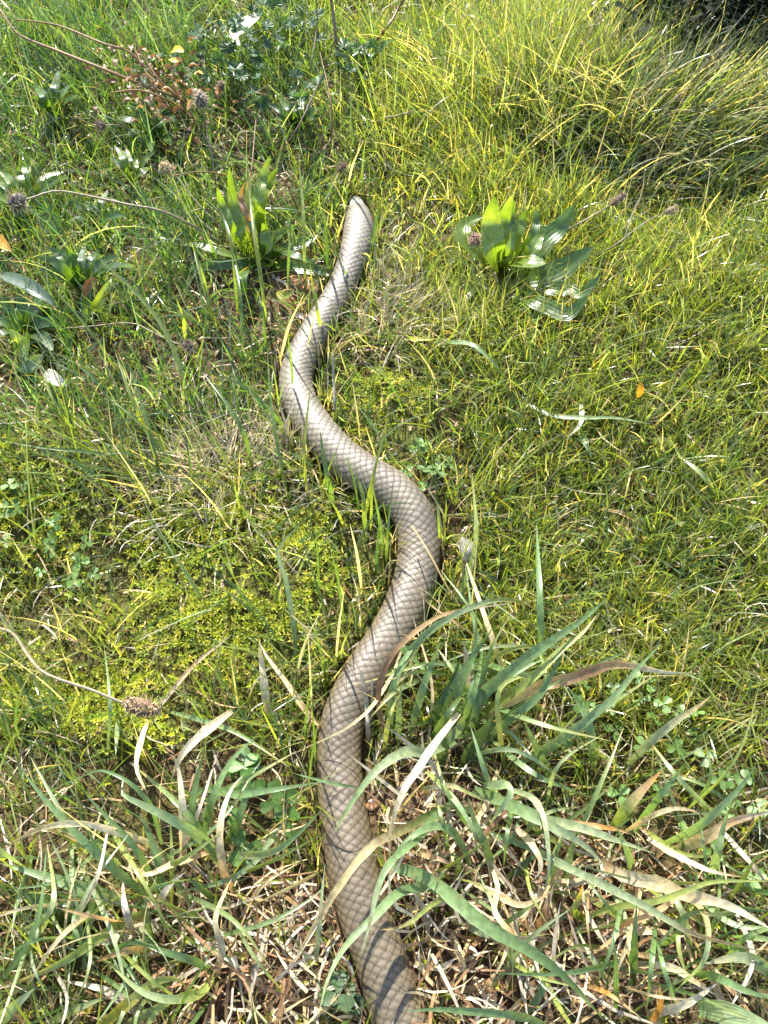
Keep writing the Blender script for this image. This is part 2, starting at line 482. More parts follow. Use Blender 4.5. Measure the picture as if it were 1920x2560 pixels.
# the part behind the camera, tapering to the tail
last, dirv = pts[-1].copy(), pts[-1, :2] - pts[-4, :2]
ang = math.atan2(dirv[1], dirv[0]); p = last[:2].copy()
for k in range(1, 22):
    ang += 0.22 * math.sin(k * 0.55 + 0.4)
    p = p + 0.045 * np.array((math.cos(ang), math.sin(ang)))
    r = last[3] * max(0.06, 1 - (k / 21.0) ** 1.3 * 0.96)
    pts = np.vstack([pts, [p[0], p[1], float(ground_z(p[0], p[1])) + 0.8 * r, r]])
# smooth the heights so that the body bridges hollows
path = catmull(pts, 3000)
zz = path[:, 2].copy()
for _ in range(3):
    kern = np.ones(61) / 61.0
    zz = np.convolve(np.pad(zz, 30, mode='edge'), kern, 'valid')
path[:, 2] = zz
rr = path[:, 3].copy()
arc = np.concatenate([[0], np.cumsum(np.linalg.norm(np.diff(path[:, :3], axis=0), axis=1))])
sm = np.convolve(np.pad(rr, 40, mode='edge'), np.ones(81) / 81.0, 'valid')
kk = np.clip((arc - 0.03) / 0.03, 0, 1)
rr = np.maximum(rr * (1 - kk) + sm * kk, 0.0006)
LEN = arc[-1]
vis_end = arc[int(np.argmin(np.abs(path[:, 1] - pts[46, 1]) + np.abs(path[:, 0] - pts[46, 0])))] + 0.03
head_s = np.concatenate([np.linspace(0, 0.006, 20)[:-1], np.arange(0.006, vis_end, 0.00092), np.arange(vis_end, LEN, 0.003), [LEN]])
def at_s(a): return np.interp(head_s, arc, a)
CX, CY, CZ, CR = at_s(path[:, 0]), at_s(path[:, 1]), at_s(path[:, 2]), at_s(rr)
CP = np.stack([CX, CY, CZ], 1)
TT = np.gradient(CP, head_s, axis=0); TT /= np.linalg.norm(TT, axis=1)[:, None]
for _ in range(2):
    k = np.ones(9) / 9
    TT = np.stack([np.convolve(np.pad(TT[:, c], 4, mode='edge'), k, 'valid') for c in range(3)], 1)
TT /= np.linalg.norm(TT, axis=1)[:, None]
SIDE = np.cross(TT, (0, 0, 1.0)); SIDE /= np.linalg.norm(SIDE, axis=1)[:, None]
UPV = np.cross(SIDE, TT)
NROW, PER = 19, 8
DORS = R(132.0)
nd_ = NROW * PER
th_d = np.linspace(-DORS, DORS, nd_ + 1)
th_v = np.linspace(DORS, 2 * math.pi - DORS, 22)[1:-1]
TH = np.concatenate([th_d, th_v])
NT = len(TH)
rs_ = 0.0225
dphase = np.gradient(head_s) / (0.0077 * np.clip(CR / rs_, 0.94, 1.05) * np.clip(head_s / 0.10, 0.72, 1))
PH = np.cumsum(dphase)
# scale relief: scales overlap towards the tail
pcol = (TH + DORS) / (2 * DORS) * NROW - 0.5
pp, qq = np.meshgrid(pcol, PH)
sg = np.broadcast_to(head_s[:, None], pp.shape); tg = np.broadcast_to(TH[None], pp.shape) * 0.022     # no two rows run quite true
pp = pp + 0.32 * (vnoise(sg, tg, 55, 81) - 0.5) + 0.16 * (vnoise(sg, tg, 140, 83) - 0.5)
qq = qq + 0.40 * (vnoise(sg, tg, 60, 82) - 0.5) + 0.16 * (vnoise(sg, tg, 150, 84) - 0.5)
best_v = np.full(pp.shape, -9.0); best_h = np.zeros(pp.shape); best_id = np.zeros(pp.shape); best_e = np.zeros(pp.shape)
k0 = np.floor(pp)
for dk in (0, 1):
    kcol = k0 + dk
    off = 0.5 * np.mod(kcol, 2)
    n0 = np.floor(qq - off)
    for dn in (-1, 0, 1):
        vv = qq - (n0 + dn + off)
        uu = pp - kcol
        w = np.where(vv < -0.02, 0.97, 0.97 * np.clip(1 - np.clip((vv + 0.02) / 0.68, 0, 1) ** 1.45, 0, 1))
        inside = (np.abs(uu) < w) & (vv > -0.8) & (vv < 0.66) & (vv > best_v)
        e = np.clip((w - np.abs(uu)) / 0.30, 0, 1)
        h = 0.62 * (vv + 0.5) + 0.50 * np.sqrt(np.clip(1 - (uu / np.maximum(w, 0.05)) ** 2, 0, 1)) * np.clip((0.72 - vv) / 0.5, 0.35, 1) - 0.20 * np.clip((vv - 0.25) / 0.4, 0, 1) ** 2
        best_v = np.where(inside, vv, best_v); best_h = np.where(inside, h, best_h)
        best_id = np.where(inside, kcol * 31.7 + (n0 + dn) * 57.3, best_id); best_e = np.where(inside, e, best_e)
rel = best_h.copy()
ventral = np.zeros(NT, bool); ventral[len(th_d):] = True
saw = np.mod(PH, 1.0)
rel[:, ventral] = (0.25 + 0.5 * saw)[:, None]
# large shields on the top of the head: Voronoi cells round hand-set centres (side, distance from snout in mm)
shields = [(0, 0.0), (-2.6, 3.0), (2.6, 3.0), (-4.2, 8.0), (4.2, 8.0), (0, 15.5), (-7.6, 15.0), (7.6, 15.0), (-5.4, 25.0), (5.4, 25.0),
           (-9.5, 7.0), (9.5, 7.0), (-12, 13.5), (12, 13.5), (-13.5, 20), (13.5, 20), (-12.5, 27), (12.5, 27), (-9, 32.5), (9, 32.5), (0, 35), (-4.5, 33.5), (4.5, 33.5)]
hs = head_s[:, None] * 1000
lat = np.sin(np.clip(TH, -math.pi, math.pi))[None, :] * CR[:, None] * 1000
nh = int(np.searchsorted(head_s, 0.040))
d1 = np.full((nh, NT), 99.0); d2 = np.full((nh, NT), 99.0); sid = np.zeros((nh, NT))
for q, (a, b) in enumerate(shields):
    d = np.hypot((lat[:nh] - a) * 1.0, (hs[:nh] - b) * 0.9)
    closer = d < d1
    d2 = np.where(closer, d1, np.minimum(d2, d)); sid = np.where(closer, q, sid); d1 = np.where(closer, d, d1)
groove = np.clip((d2 - d1) / 1.3, 0, 1) ** 0.6
hb = np.clip((head_s[:nh] - 0.029) / 0.005, 0, 1)[:, None] + 0 * lat[:nh]
hb = np.maximum(hb, np.clip((np.abs(TH)[None, :] - R(100)) / 0.2, 0, 1) + 0 * hb)
hb = np.clip(hb, 0, 1)
rel[:nh] = rel[:nh] * hb + (0.15 + 0.45 * groove) * (1 - hb)
# cross-section: wider than high, flat belly, softly keeled back; the head is flatter
amp = 0.0017 * np.clip(CR / rs_, 0.85, 1.0) * np.clip(head_s / 0.02, 0.35, 1)
headf = np.clip(1 - head_s / 0.05, 0, 1)[:, None]
cx = np.sin(TH)[None, :]; cz = np.cos(TH)[None, :]
bh = (0.86 - 0.20 * headf)
szx = np.sign(cx) * np.abs(cx) ** (0.92 - 0.08 * headf)
szz = np.where(cz > 0, np.abs(cz) ** 0.95 * bh, -0.78 * np.abs(cz) ** 0.8)
# eye ridges and jaw bulge
brow = 0.10 * np.exp(-((head_s[:, None] - 0.0145) / 0.004) ** 2) * np.exp(-((np.abs(TH)[None, :] - R(58)) / 0.32) ** 2)
jaw = 0.07 * np.exp(-((head_s[:, None] - 0.036) / 0.010) ** 2) * np.exp(-((np.abs(TH)[None, :] - R(85)) / 0.5) ** 2)
rad = CR[:, None] * (1 + brow + jaw) + amp[:, None] * (rel - 0.5)
V = CP[:, None, :] + SIDE[:, None, :] * (szx * rad)[:, :, None] + UPV[:, None, :] * (szz * rad)[:, :, None]
ns = len(head_s)
i, j = np.meshgrid(np.arange(ns - 1), np.arange(NT), indexing='ij')
k = (j + 1) % NT
Q = np.stack([i * NT + j, i * NT + k, (i + 1) * NT + k, (i + 1) * NT + j], -1).reshape(-1, 4)
Vf = V.reshape(-1, 3)
Vf = np.vstack([Vf, CP[0] - TT[0] * 0.0006, CP[-1] + TT[-1] * 0.003])
t0 = len(Vf) - 2
tri = [(t0, (q + 1) % NT, q) for q in range(NT)] + [(t0 + 1, (ns - 1) * NT + q, (ns - 1) * NT + (q + 1) % NT) for q in range(NT)]
rnd = lattice(np.round(best_id * 10).astype(np.int64), (best_id * 0).astype(np.int64), 5)
back_c, flank_c, belly_c = np.array((0.104, 0.079, 0.046)), np.array((0.150, 0.106, 0.046)), np.array((0.52, 0.42, 0.22))
at_ = np.abs(TH)
fl = np.clip((at_ - R(42)) / R(50), 0, 1)[None, :, None] * np.ones((ns, 1, 1))
be = np.clip((at_ - R(108)) / R(26), 0, 1)[None, :, None] * np.ones((ns, 1, 1))
be[:, ventral] = 1
Cc = back_c * (1 - fl) + flank_c * fl
Cc = Cc * (0.90 + 0.22 * rnd[:, :, None])
basedark = np.clip((-0.02 - best_v) / 0.3, 0, 1)[:, :, None] * (~ventral)[None, :, None]
skin = np.clip(1 - best_e * (1.5 + 0.7 * np.clip(head_s / 1.2, 0, 1))[:, None], 0, 1)[:, :, None] * (~ventral)[None, :, None]
Cc = Cc * (1 - 0.45 * basedark) * (1 - 0.9 * skin)
Cc = Cc * (1 - be) + belly_c * be
# colour runs paler and greyer towards the head; soil dust and scuffs along the flanks
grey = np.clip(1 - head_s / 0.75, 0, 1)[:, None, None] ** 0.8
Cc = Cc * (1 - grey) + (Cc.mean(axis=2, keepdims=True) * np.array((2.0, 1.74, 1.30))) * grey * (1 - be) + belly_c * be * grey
dust = np.clip(vnoise(head_s[:, None] * 1.0 + 0 * TH[None], TH[None] * 0.03 + 0 * head_s[:, None], 38, 91) * 1.8 - 0.9, 0, 1)
dust = dust + 0.6 * (vnoise(head_s[:, None] + 0 * TH[None], TH[None] * 0.03 + 0 * head_s[:, None], 110, 92) > 0.86)
Cc = Cc * (1 - 0.30 * np.clip(dust, 0, 1)[:, :, None]) * (0.90 + 0.2 * vnoise(head_s[:, None] + 0 * TH[None], TH[None] * 0.02 + 0 * head_s[:, None], 17, 93))[:, :, None]
hc = np.array((0.42, 0.39, 0.33)) * (0.38 + 0.62 * groove)[:, :, None]  # pale head; sun glare on the shields is put into this colour too
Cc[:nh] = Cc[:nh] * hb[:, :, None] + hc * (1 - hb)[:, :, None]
gloss = 1 - 0.9 * skin * np.ones_like(Cc[:, :, :1])
gloss[:nh] = gloss[:nh] * hb[:, :, None] + (0.15 + 0.85 * groove)[:, :, None] * (1 - hb)[:, :, None]
Cf = np.vstack([np.concatenate([Cc, gloss], 2).reshape(-1, 4), [0.30, 0.27, 0.23, 1], [0.25, 0.2, 0.14, 1]])
snake = thing('snake', (CP[600][0], CP[600][1], float(ground_z(CP[600][0], CP[600][1]))),
              'long grey-brown scaly snake winding away through the sunlit grass', 'snake')
body = link('body', raw_mesh('snake_body', Vf, Q, np.array(tri), Cf), M_SNAKE, snake)
body.data.materials.append(M_HEAD)
mi = np.zeros(len(body.data.polygons), np.int32); mi[:int(nh * 0.8) * NT] = 1; mi[len(Q):len(Q) + NT] = 1
body.data.polygons.foreach_set('material_index', mi)
SNAKE_C, SNAKE_R = path[::8, :3].copy(), rr[::8].copy()
# eyes under the brow
M_EYE = plain('snake_eye', (0.02, 0.014, 0.008), 0.08)
ie = int(np.searchsorted(head_s, 0.0138))
for s in (-1, 1):
    bm_v, bm_q = [], []
    ctr = CP[ie] + SIDE[ie] * s * CR[ie] * 0.86 + UPV[ie] * CR[ie] * 0.34
    re = 0.0026
    nu, nv = 12, 8
    for a in range(nv + 1):
        ph = math.pi * a / nv
        for b in range(nu):
            t = 2 * math.pi * b / nu
            bm_v.append(ctr + re * (TT[ie] * math.sin(ph) * math.cos(t) + SIDE[ie] * math.cos(ph) * 0.8 + UPV[ie] * math.sin(ph) * math.sin(t)))
    for a in range(nv):
        for b in range(nu):
            bm_q.append((a * nu + b, a * nu + (b + 1) % nu, (a + 1) * nu + (b + 1) % nu, (a + 1) * nu + b))
    link('eye', raw_mesh('eye', np.array(bm_v), np.array(bm_q)), M_EYE, snake)

def clear_of_snake(P, pad=0.002):
    """P: (n, m, 3) points of n blades; True where no point lies inside the snake"""
    n, m = P.shape[:2]
    ok = np.ones(n, bool)
    near = np.zeros(n, bool)
    root = P[:, 0, :2]
    for a in range(0, n, 20000):
        d = np.sqrt(((root[a:a + 20000, None, :] - SNAKE_C[None, ::4, :2]) ** 2).sum(-1)).min(1)
        near[a:a + 20000] = d < 0.14
    idx = np.where(near)[0]
    for a in range(0, len(idx), 3000):
        q = P[idx[a:a + 3000]].reshape(-1, 3)
        d2 = ((q[:, None, :2] - SNAKE_C[None, :, :2]) ** 2).sum(-1)
        jn = d2.argmin(1)
        dd = np.sqrt(d2[np.arange(len(q)), jn]); dz = q[:, 2] - SNAKE_C[jn, 2]
        rj = SNAKE_R[jn] + pad
        hit = (dd < rj) & (dz < np.sqrt(np.clip(rj ** 2 - dd ** 2, 0, None)) * 0.95)
        ok[idx[a:a + 3000]] = ~hit.reshape(-1, m).any(1)
    return ok

# ------------------------------------------------------------------ fine grass in bulk
def pick(n, table):
    w = np.array([t[1] for t in table], float); w /= w.sum()
    c = np.array([t[0] for t in table])[RNG.choice(len(table), n, p=w)]
    return c * (0.8 + 0.4 * RNG.random((n, 1)))

def blades(x, y, az, tilt, curl, length, width, tint, tip=None, seg=4, wob=0.3, avoid=True, z0=None, rollr=0.9, trim=True):
    n = len(x)
    t = np.linspace(0, 1, seg + 1)
    phi = tilt[:, None] + curl[:, None] * t[None]
    azt = az[:, None] + (RNG.normal(0, wob, n))[:, None] * t[None]
    step = length[:, None] / seg
    dx = np.sin(phi) * np.cos(azt) * step; dy = np.sin(phi) * np.sin(azt) * step; dz = np.cos(phi) * step
    def cum(a): return np.concatenate([np.zeros((n, 1)), np.cumsum(a[:, :-1], 1)], 1)
    z = ground_z(x, y) - 0.002 if z0 is None else z0
    P = np.stack([x[:, None] + cum(dx), y[:, None] + cum(dy), z[:, None] + cum(dz)], -1)
    # keep blades on top of the soil
    gz = ground_z(P[:, 1:, 0], P[:, 1:, 1]) + 0.0015
    P[:, 1:, 2] = np.maximum(P[:, 1:, 2], gz + RNG.random((n, 1)) * 0.006)
    if avoid:
        ok = clear_of_snake(P)
        P, az, width, tint = P[ok], az[ok], width[ok], tint[ok]
        if tip is not None: tip = tip[ok]
        n = len(P)
    roll = RNG.normal(0, rollr, n)
    T = np.gradient(P, axis=1); T /= np.linalg.norm(T, axis=2, keepdims=True) + 1e-12
    S = np.stack([-np.sin(az), np.cos(az), 0 * az], 1)[:, None, :] * np.ones((1, seg + 1, 1))
    B = np.cross(T, S)
    S = S * np.cos(roll)[:, None, None] + B * np.sin(roll)[:, None, None]
    w = width[:, None] * 0.5 * (np.minimum(0.7 + 0.8 * t, 1) * np.clip(1 - t ** 2.2, 0, 1))[None]
    Lv = P - S * w[:, :, None]; Rv = P + S * w[:, :, None]
    body = np.stack([Lv[:, :-1], Rv[:, :-1]], 2).reshape(n, -1, 3)
    V = np.concatenate([body, P[:, -1:, :]], 1)
    m = V.shape[1]
    base = (np.arange(n) * m)[:, None]
    q = np.array([[2 * a, 2 * a + 1, 2 * a + 3, 2 * a + 2] for a in range(seg - 1)])
    Q = (base[:, :, None] + q[None]).reshape(-1, 4)
    T3 = (base + np.array([[2 * (seg - 1), 2 * (seg - 1) + 1, 2 * seg]])).reshape(-1, 3)
    tt = np.concatenate([np.repeat(t[:-1], 2), [1.0]])
    if tip is None: tip = tint
    pale = tint * 0.75 + 0.25 * np.array((0.30, 0.28, 0.10))
    f0 = np.clip(1 - tt / 0.3, 0, 1)[None, :, None]; f1 = np.clip((tt - 0.6) / 0.4, 0, 1)[None, :, None]
    C = tint[:, None] * (1 - f0) * (1 - f1) + pale[:, None] * f0 + tip[:, None] * f1
    return V.reshape(-1, 3), Q, T3, C.reshape(-1, 3)

def scatter(n, box, dens):
    x = RNG.uniform(box[0], box[1], n); y = RNG.uniform(box[2], box[3], n)
    u, v = plan_uv(x, y)
    k = RNG.random(n) < dens(u, v, x, y)
    return x[k], y[k], u[k], v[k]

BOX = (-1.05, 1.05, -0.3, 2.0)
BOXA = (BOX[1] - BOX[0]) * (BOX[3] - BOX[2])

def tillers(x, y, per, spread):
    n = len(x)
    xx = np.repeat(x, per) + RNG.normal(0, spread, n * per); yy = np.repeat(y, per) + RNG.normal(0, spread, n * per)
    return xx, yy

# short wiry lawn
def d_lawn(u, v, x, y):
    d = np.clip((u - 930 - 60 * np.sin(v / 170.0)) / 260, 0, 1) * np.clip((2050 - v) / 300, 0, 1)
    d = np.maximum(d, np.clip((u - 800) / 200, 0, 1) * np.clip((620 - v) / 150, 0, 1))
    d = np.maximum(d, 0.48 * np.clip((900 - v) / 300, 0, 1))
    d = np.maximum(d, 0.30 * (v < 1900))
    out = ((v > 2600) | (u < -60) | (u > 1980)) & (y < 2.0)
    d = np.where(out, np.maximum(d * 0.4, 0.2), d)
    d = d * np.clip(0.25 + 1.1 * vnoise(x, y, 16, 21), 0.25, 1.1) * (1 - 0.86 * m_moss(u, v)) * (1 - 0.7 * m_bare(u, v)) * (1 - 0.85 * m_thatch(u, v)) * (1 - 0.5 * m_bottom(u, v))
    return np.clip(d, 0, 1)
x, y, u, v = scatter(int(28000 * BOXA), BOX, d_lawn)
x, y = tillers(x, y, 4, 0.004); u, v = np.repeat(u, 4), np.repeat(v, 4)
n = len(x)
patch = np.clip(vnoise(x, y, 7, 31) * 1.6 - 0.5, 0, 1)
tint = pick(n, ((LIME, 54), (GREEN, 20), (YG, 10), (YELLOW, 2), (STRAW, 6), (PALEG, 12), (GREY, 5)))  # the pale blades also stand in for white glints
weedy = np.clip((1000 - u) / 250, 0, 1) * np.clip((1250 - v) / 200, 0, 1)          # darker, greener tint among the weeds
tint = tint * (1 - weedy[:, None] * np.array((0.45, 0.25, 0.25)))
tint = tint * (1 - 0.25 * patch[:, None] * np.array((1.1, 0.75, 0.8)))
tip = np.where((RNG.random(n) < 0.16)[:, None], pick(n, ((ORANGE, 2), (YELLOW, 3), (TAN, 2))), tint)
L = RNG.gamma(9, 0.0039, n) * (0.55 + 0.9 * vnoise(x, y, 9, 33))
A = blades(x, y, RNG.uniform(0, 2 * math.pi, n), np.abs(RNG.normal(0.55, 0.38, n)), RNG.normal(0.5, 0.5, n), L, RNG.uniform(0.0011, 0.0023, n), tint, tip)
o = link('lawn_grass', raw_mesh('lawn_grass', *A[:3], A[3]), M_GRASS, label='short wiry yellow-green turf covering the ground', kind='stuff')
o['category'] = 'grass'

# longer lax green grass on the left and at the top
def d_long(u, v, x, y):
    d = blob(u, v, 380, 1050, 520, 330, 0.4) * 0.9
    d = np.maximum(d, blob(u, v, 350, 350, 620, 420, 0.4) * 0.85)
    d = np.maximum(d, blob(u, v, 120, 1500, 230, 260, 0.5) * 0.8)
    d = np.maximum(d, 0.30 * (u > 1000) * (v < 1900))
    d = np.maximum(d, blob(u, v, 1120, 900, 260, 330, 0.5) * 0.75)
    d = np.maximum(d, 0.28)
    d = np.maximum(d, m_bottom(u, v) * 0.6)
    d = np.maximum(d, blob(u, v, 130, 1880, 230, 150, 0.4))
    d = np.maximum(d, m_moss(u, v) * 0.6)
    d = d * np.clip(1.7 * vnoise(x, y, 11, 41) - 0.15, 0.12, 1.2) * (1 - 0.25 * m_moss(u, v)) * (1 - 0.6 * m_bare(u, v)) * (1 - 0.8 * m_thatch(u, v))
    return np.clip(d, 0, 1)
x, y, u, v = scatter(int(3300 * BOXA), BOX, d_long)
x, y = tillers(x, y, 5, 0.005); u, v = np.repeat(u, 5), np.repeat(v, 5)
n = len(x)
leftish = np.clip((1000 - u) / 500, 0, 1)
az = np.where(RNG.random(n) < 0.55 * leftish, RNG.normal(2.35, 0.5, n), RNG.uniform(0, 2 * math.pi, n))
tint = pick(n, ((LIME, 34), (GREEN, 42), (DEEP, 8), (PALEG, 9), (STRAW, 9), (GREY, 5)))
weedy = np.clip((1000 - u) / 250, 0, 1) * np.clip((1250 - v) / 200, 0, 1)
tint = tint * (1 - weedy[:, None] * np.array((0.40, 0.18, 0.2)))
tip = np.where((RNG.random(n) < 0.12)[:, None], pick(n, ((ORANGE, 1), (YELLOW, 3), (TAN, 3))), tint)
ne = 2600
ke = RNG.integers(10, len(SNAKE_C) - 60, ne)
te_ = np.gradient(SNAKE_C[:, :2], axis=0); te_ /= np.linalg.norm(te_, axis=1)[:, None] + 1e-9
sd = np.where(RNG.random(ne) < 0.5, -1, 1)
off = SNAKE_R[ke] * RNG.uniform(0.75, 1.7, ne) * sd
xe = SNAKE_C[ke, 0] - te_[ke, 1] * off; ye = SNAKE_C[ke, 1] + te_[ke, 0] * off
x = np.concatenate([x, xe]); y = np.concatenate([y, ye]); az = np.concatenate([az, RNG.uniform(0, 6.28, ne)])
tint = np.vstack([tint, pick(ne, ((LIME, 30), (GREEN, 40), (STRAW, 18), (GREY, 14)))]); tip = np.vstack([tip, tint[n:]])
leftish = np.concatenate([leftish, np.full(ne, -0.6)]); n = len(x)
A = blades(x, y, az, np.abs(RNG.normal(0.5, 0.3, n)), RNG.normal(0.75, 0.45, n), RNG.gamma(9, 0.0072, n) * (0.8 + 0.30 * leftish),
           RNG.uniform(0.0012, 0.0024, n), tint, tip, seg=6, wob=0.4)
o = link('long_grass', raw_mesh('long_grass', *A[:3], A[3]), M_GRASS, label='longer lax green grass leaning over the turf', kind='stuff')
o['category'] = 'grass'

# dry litter: straws lying flat
def d_straw(u, v, x, y):
    d = np.maximum(m_thatch(u, v) * 1.3, 0.09 + 0.08 * vnoise(x, y, 9, 51))
    d = np.maximum(d, blob(u, v, 450, 300, 560, 330, 0.5) * 0.40)
    d = np.maximum(d, blob(u, v, 800, 60, 500, 120, 0.5) * 0.35)
    d = np.maximum(d, m_bottom(u, v) * 0.5)
    d = np.maximum(d, blob(u, v, 560, 1170, 230, 90, 0.5) * 0.30)
    d = np.maximum(d, blob(u, v, 200, 1620, 300, 130, 0.5) * 0.24)
    d = np.maximum(d, blob(u, v, 400, 1830, 260, 130, 0.5) * 0.24)
    d = np.maximum(d, blob(u, v, 990, 770, 130, 110, 0.5) * 0.28)
    d = np.maximum(d, blob(u, v, 760, 400, 260, 120, 0.5) * 0.24)
    d = np.maximum(d, blob(u, v, 1500, 420, 260, 60, 0.5) * 0.3)
    return d * (1 - 0.4 * m_moss(u, v)) * (0.5 + 0.6 * vnoise(x, y, 22, 52))
x, y, u, v = scatter(int(19000 * BOXA), BOX, d_straw)
n = len(x)
tint = pick(n, ((STRAW, 24), (GREY, 36), (CREAM, 9), (TAN, 15), (BROWN, 30))) * np.array((0.9, 0.88, 0.85))
A = blades(x, y, RNG.uniform(0, 2 * math.pi, n), RNG.normal(1.35, 0.22, n), RNG.normal(0.15, 0.5, n), RNG.gamma(5, 0.0075, n),
           RNG.uniform(0.0007, 0.0021, n) * (1 + 0.9 * m_thatch(u, v)), tint, seg=4, wob=0.9, z0=ground_z(x, y) + RNG.uniform(0.0, 0.012, n) + RNG.random(n) * 0.022 * m_thatch(u, v))
o = link('straw_litter', raw_mesh('straw_litter', *A[:3], A[3]), M_STRAW, label='pale dry straw litter lying between the green grass', kind='stuff')
o['category'] = 'straw'

# chaff: short broad crumbs of dead leaf in the thatch
x, y, u, v = scatter(int(22000 * BOXA), BOX, lambda u, v, x, y: np.maximum(np.maximum(m_thatch(u, v), 0.14), m_bare(u, v) * 0.5) * (0.4 + 0.6 * vnoise(x, y, 18, 61)))
n = len(x)
tint = pick(n, ((STRAW, 16), (GREY, 26), (BROWN, 42), (TAN, 24), (CREAM, 8)))
A = blades(x, y, RNG.uniform(0, 2 * math.pi, n), RNG.normal(1.4, 0.3, n), RNG.normal(0.0, 0.9, n), RNG.gamma(4, 0.0026, n),
           RNG.uniform(0.0012, 0.0042, n), tint, seg=3, wob=0.9, z0=ground_z(x, y) + RNG.uniform(-0.001, 0.007, n), rollr=0.5)
o = link('leaf_crumbs', raw_mesh('leaf_crumbs', *A[:3], A[3]), M_STRAW, label='crumbled dead leaf bits in the thatch by the snake', kind='stuff')
o['category'] = 'litter'

# moss: little stars of leaflets
x, y, u, v = scatter(int(100000 * BOXA), BOX, lambda u, v, x, y: np.maximum(m_moss(u, v) * np.clip(vnoise(x, y, 24, 71) * 2.2 - 0.25, 0.05, 1) * np.clip(vnoise(x, y, 8, 74) * 3.0 - 0.6, 0.1, 1), 0.012))
n = len(x); per = 5
h = 0.001 + 0.012 * vnoise(x, y, 60, 72) * vnoise(x, y, 25, 73) * 1.8 + RNG.random(n) * 0.003
xx, yy = np.repeat(x, per), np.repeat(y, per)
az = (np.tile(np.arange(per) * 2 * math.pi / per, n) + np.repeat(RNG.uniform(0, 6.28, n), per))
tone = np.repeat(pick(n, (((0.31, 0.34, 0.02), 54), ((0.17, 0.24, 0.02), 28), ((0.42, 0.38, 0.05), 14))), per, axis=0)
N_ = n * per
tiltm = np.tile(np.where(np.arange(per) % 2 == 0, 1.1, 0.5), n) + RNG.normal(0, 0.15, N_)
A = blades(xx, yy, az, tiltm, np.full(N_, 0.5), np.repeat(RNG.uniform(0.0030, 0.0062, n), per), np.full(N_, 0.0018), tone, seg=2, wob=0.0,
           z0=np.repeat(ground_z(x, y) + h, per), rollr=0.15)
o = link('moss', raw_mesh('moss', *A[:3], A[3]), M_MOSS, label='bright yellow-green star moss carpet left of the snake', kind='stuff')
o['category'] = 'moss'

# ------------------------------------------------------------------ tufts of fine blades
def fine_tuft(name, u0, v0, label, cat, count, su, length, width, tilt, palette, azmean=None, azs=1.0, mat=None, curl=0.7, part='fine_blades', group=None, seg=7, near=1.0):
    c = gp(u0, v0)
    t = thing(name, c, label, cat, group)
    x = c[0] + RNG.normal(0, su, count); y = c[1] + RNG.normal(0, su * 0.8, count)
    az = RNG.uniform(0, 2 * math.pi, count) if azmean is None else RNG.normal(azmean, azs, count)
    out = np.arctan2(y - c[1], x - c[0])
    az = np.where(RNG.random(count) < 0.6, out + RNG.normal(0, 0.5, count), az)
    tint = pick(count, palette)
    lf = np.where(np.sin(az) < -0.25, near, 1.0)
    A = blades(x, y, az, np.abs(RNG.normal(tilt, 0.3, count)), RNG.normal(curl, 0.4, count), lf * length * RNG.uniform(0.55, 1.15, count),
               RNG.uniform(0.7, 1.25, count) * width, tint, seg=seg, wob=0.4)
    o = link(part, raw_mesh(part, *A[:3], A[3]), mat or M_GRASS, t, kind='stuff')
    return t
P_TUS = ((LIME, 40), (YG, 24), (GREEN, 18), (STRAW, 12), (PALEG, 10))
fine_tuft('grass_tussock', 1340, 250, 'tall yellow-green grass tussock at the left of the top mound', 'grass tussock', 1200, 0.075, 0.105, 0.0019, 0.38, P_TUS, 1.6, 0.9, near=0.6)
fine_tuft('grass_tussock', 1640, 310, 'pale windswept grass tussock spilling over the right of the top mound', 'grass tussock', 2400, 0.080, 0.100, 0.0017, 0.75, ((LIME, 20), (PALEG, 34), (STRAW, 24), (CREAM, 18), (GREEN, 6)), 0.4, 0.7, near=0.55)
fine_tuft('grass_tussock', 1120, 160, 'loose grass tussock behind the snake between weeds and mound', 'grass tussock', 420, 0.07, 0.10, 0.0020, 0.45, P_TUS)
fine_tuft('dry_tuft', 560, 1185, 'bleached dry grass tuft left of the snake above the moss', 'dry tuft', 800, 0.045, 0.048, 0.0013, 0.8, ((GREY, 5), (STRAW, 5), (CREAM, 3)), 1.6, 1.2, M_STRAW, 0.5)
fine_tuft('dry_tuft', 985, 790, 'straw coloured tuft right of the snake\'s neck', 'dry tuft', 520, 0.036, 0.052, 0.0013, 0.6, ((GREY, 4), (STRAW, 6), (CREAM, 2), (LIME, 3), (YG, 2)), 0.7, 0.7, M_STRAW, 0.5)
fine_tuft('dry_tuft', 730, 1130, 'small grey dead tuft against the snake\'s left flank', 'dry tuft', 60, 0.010, 0.05, 0.0016, 0.3, ((GREY, 4), (STRAW, 3)), 1.6, 0.5, M_STRAW, 0.2)

# ------------------------------------------------------------------ drawn grass blades
def r7(x, y): return (x / 1.728, 1920 + y / 1.728)
def r8(x, y): return (960 + x / 1.728, 1920 + y / 1.728)
def r6(x, y): return (960 + x / 1.728, 1280 + y / 1.728)
def r5(x, y): return (x / 1.728, 1280 + y / 1.728)
def r3(x, y): return (x / 1.728, 640 + y / 1.728)
def r1(x, y): return (x / 1.728, y / 1.728)
def r2(x, y): return (960 + x / 1.728, y / 1.728)
def c2(x, y): return (650 + x / 3.318, 850 + y / 3.318)
def c3(x, y): return (750 + x / 4.1475, 1400 + y / 4.1475)
def c4(x, y): return (750 + x / 3.3525, 1900 + y / 3.3525)
def c5(x, y): return (1100 + x / 3.318, 450 + y / 3.318)
def c6(x, y): return (450 + x / 4.1475, 350 + y / 4.1475)

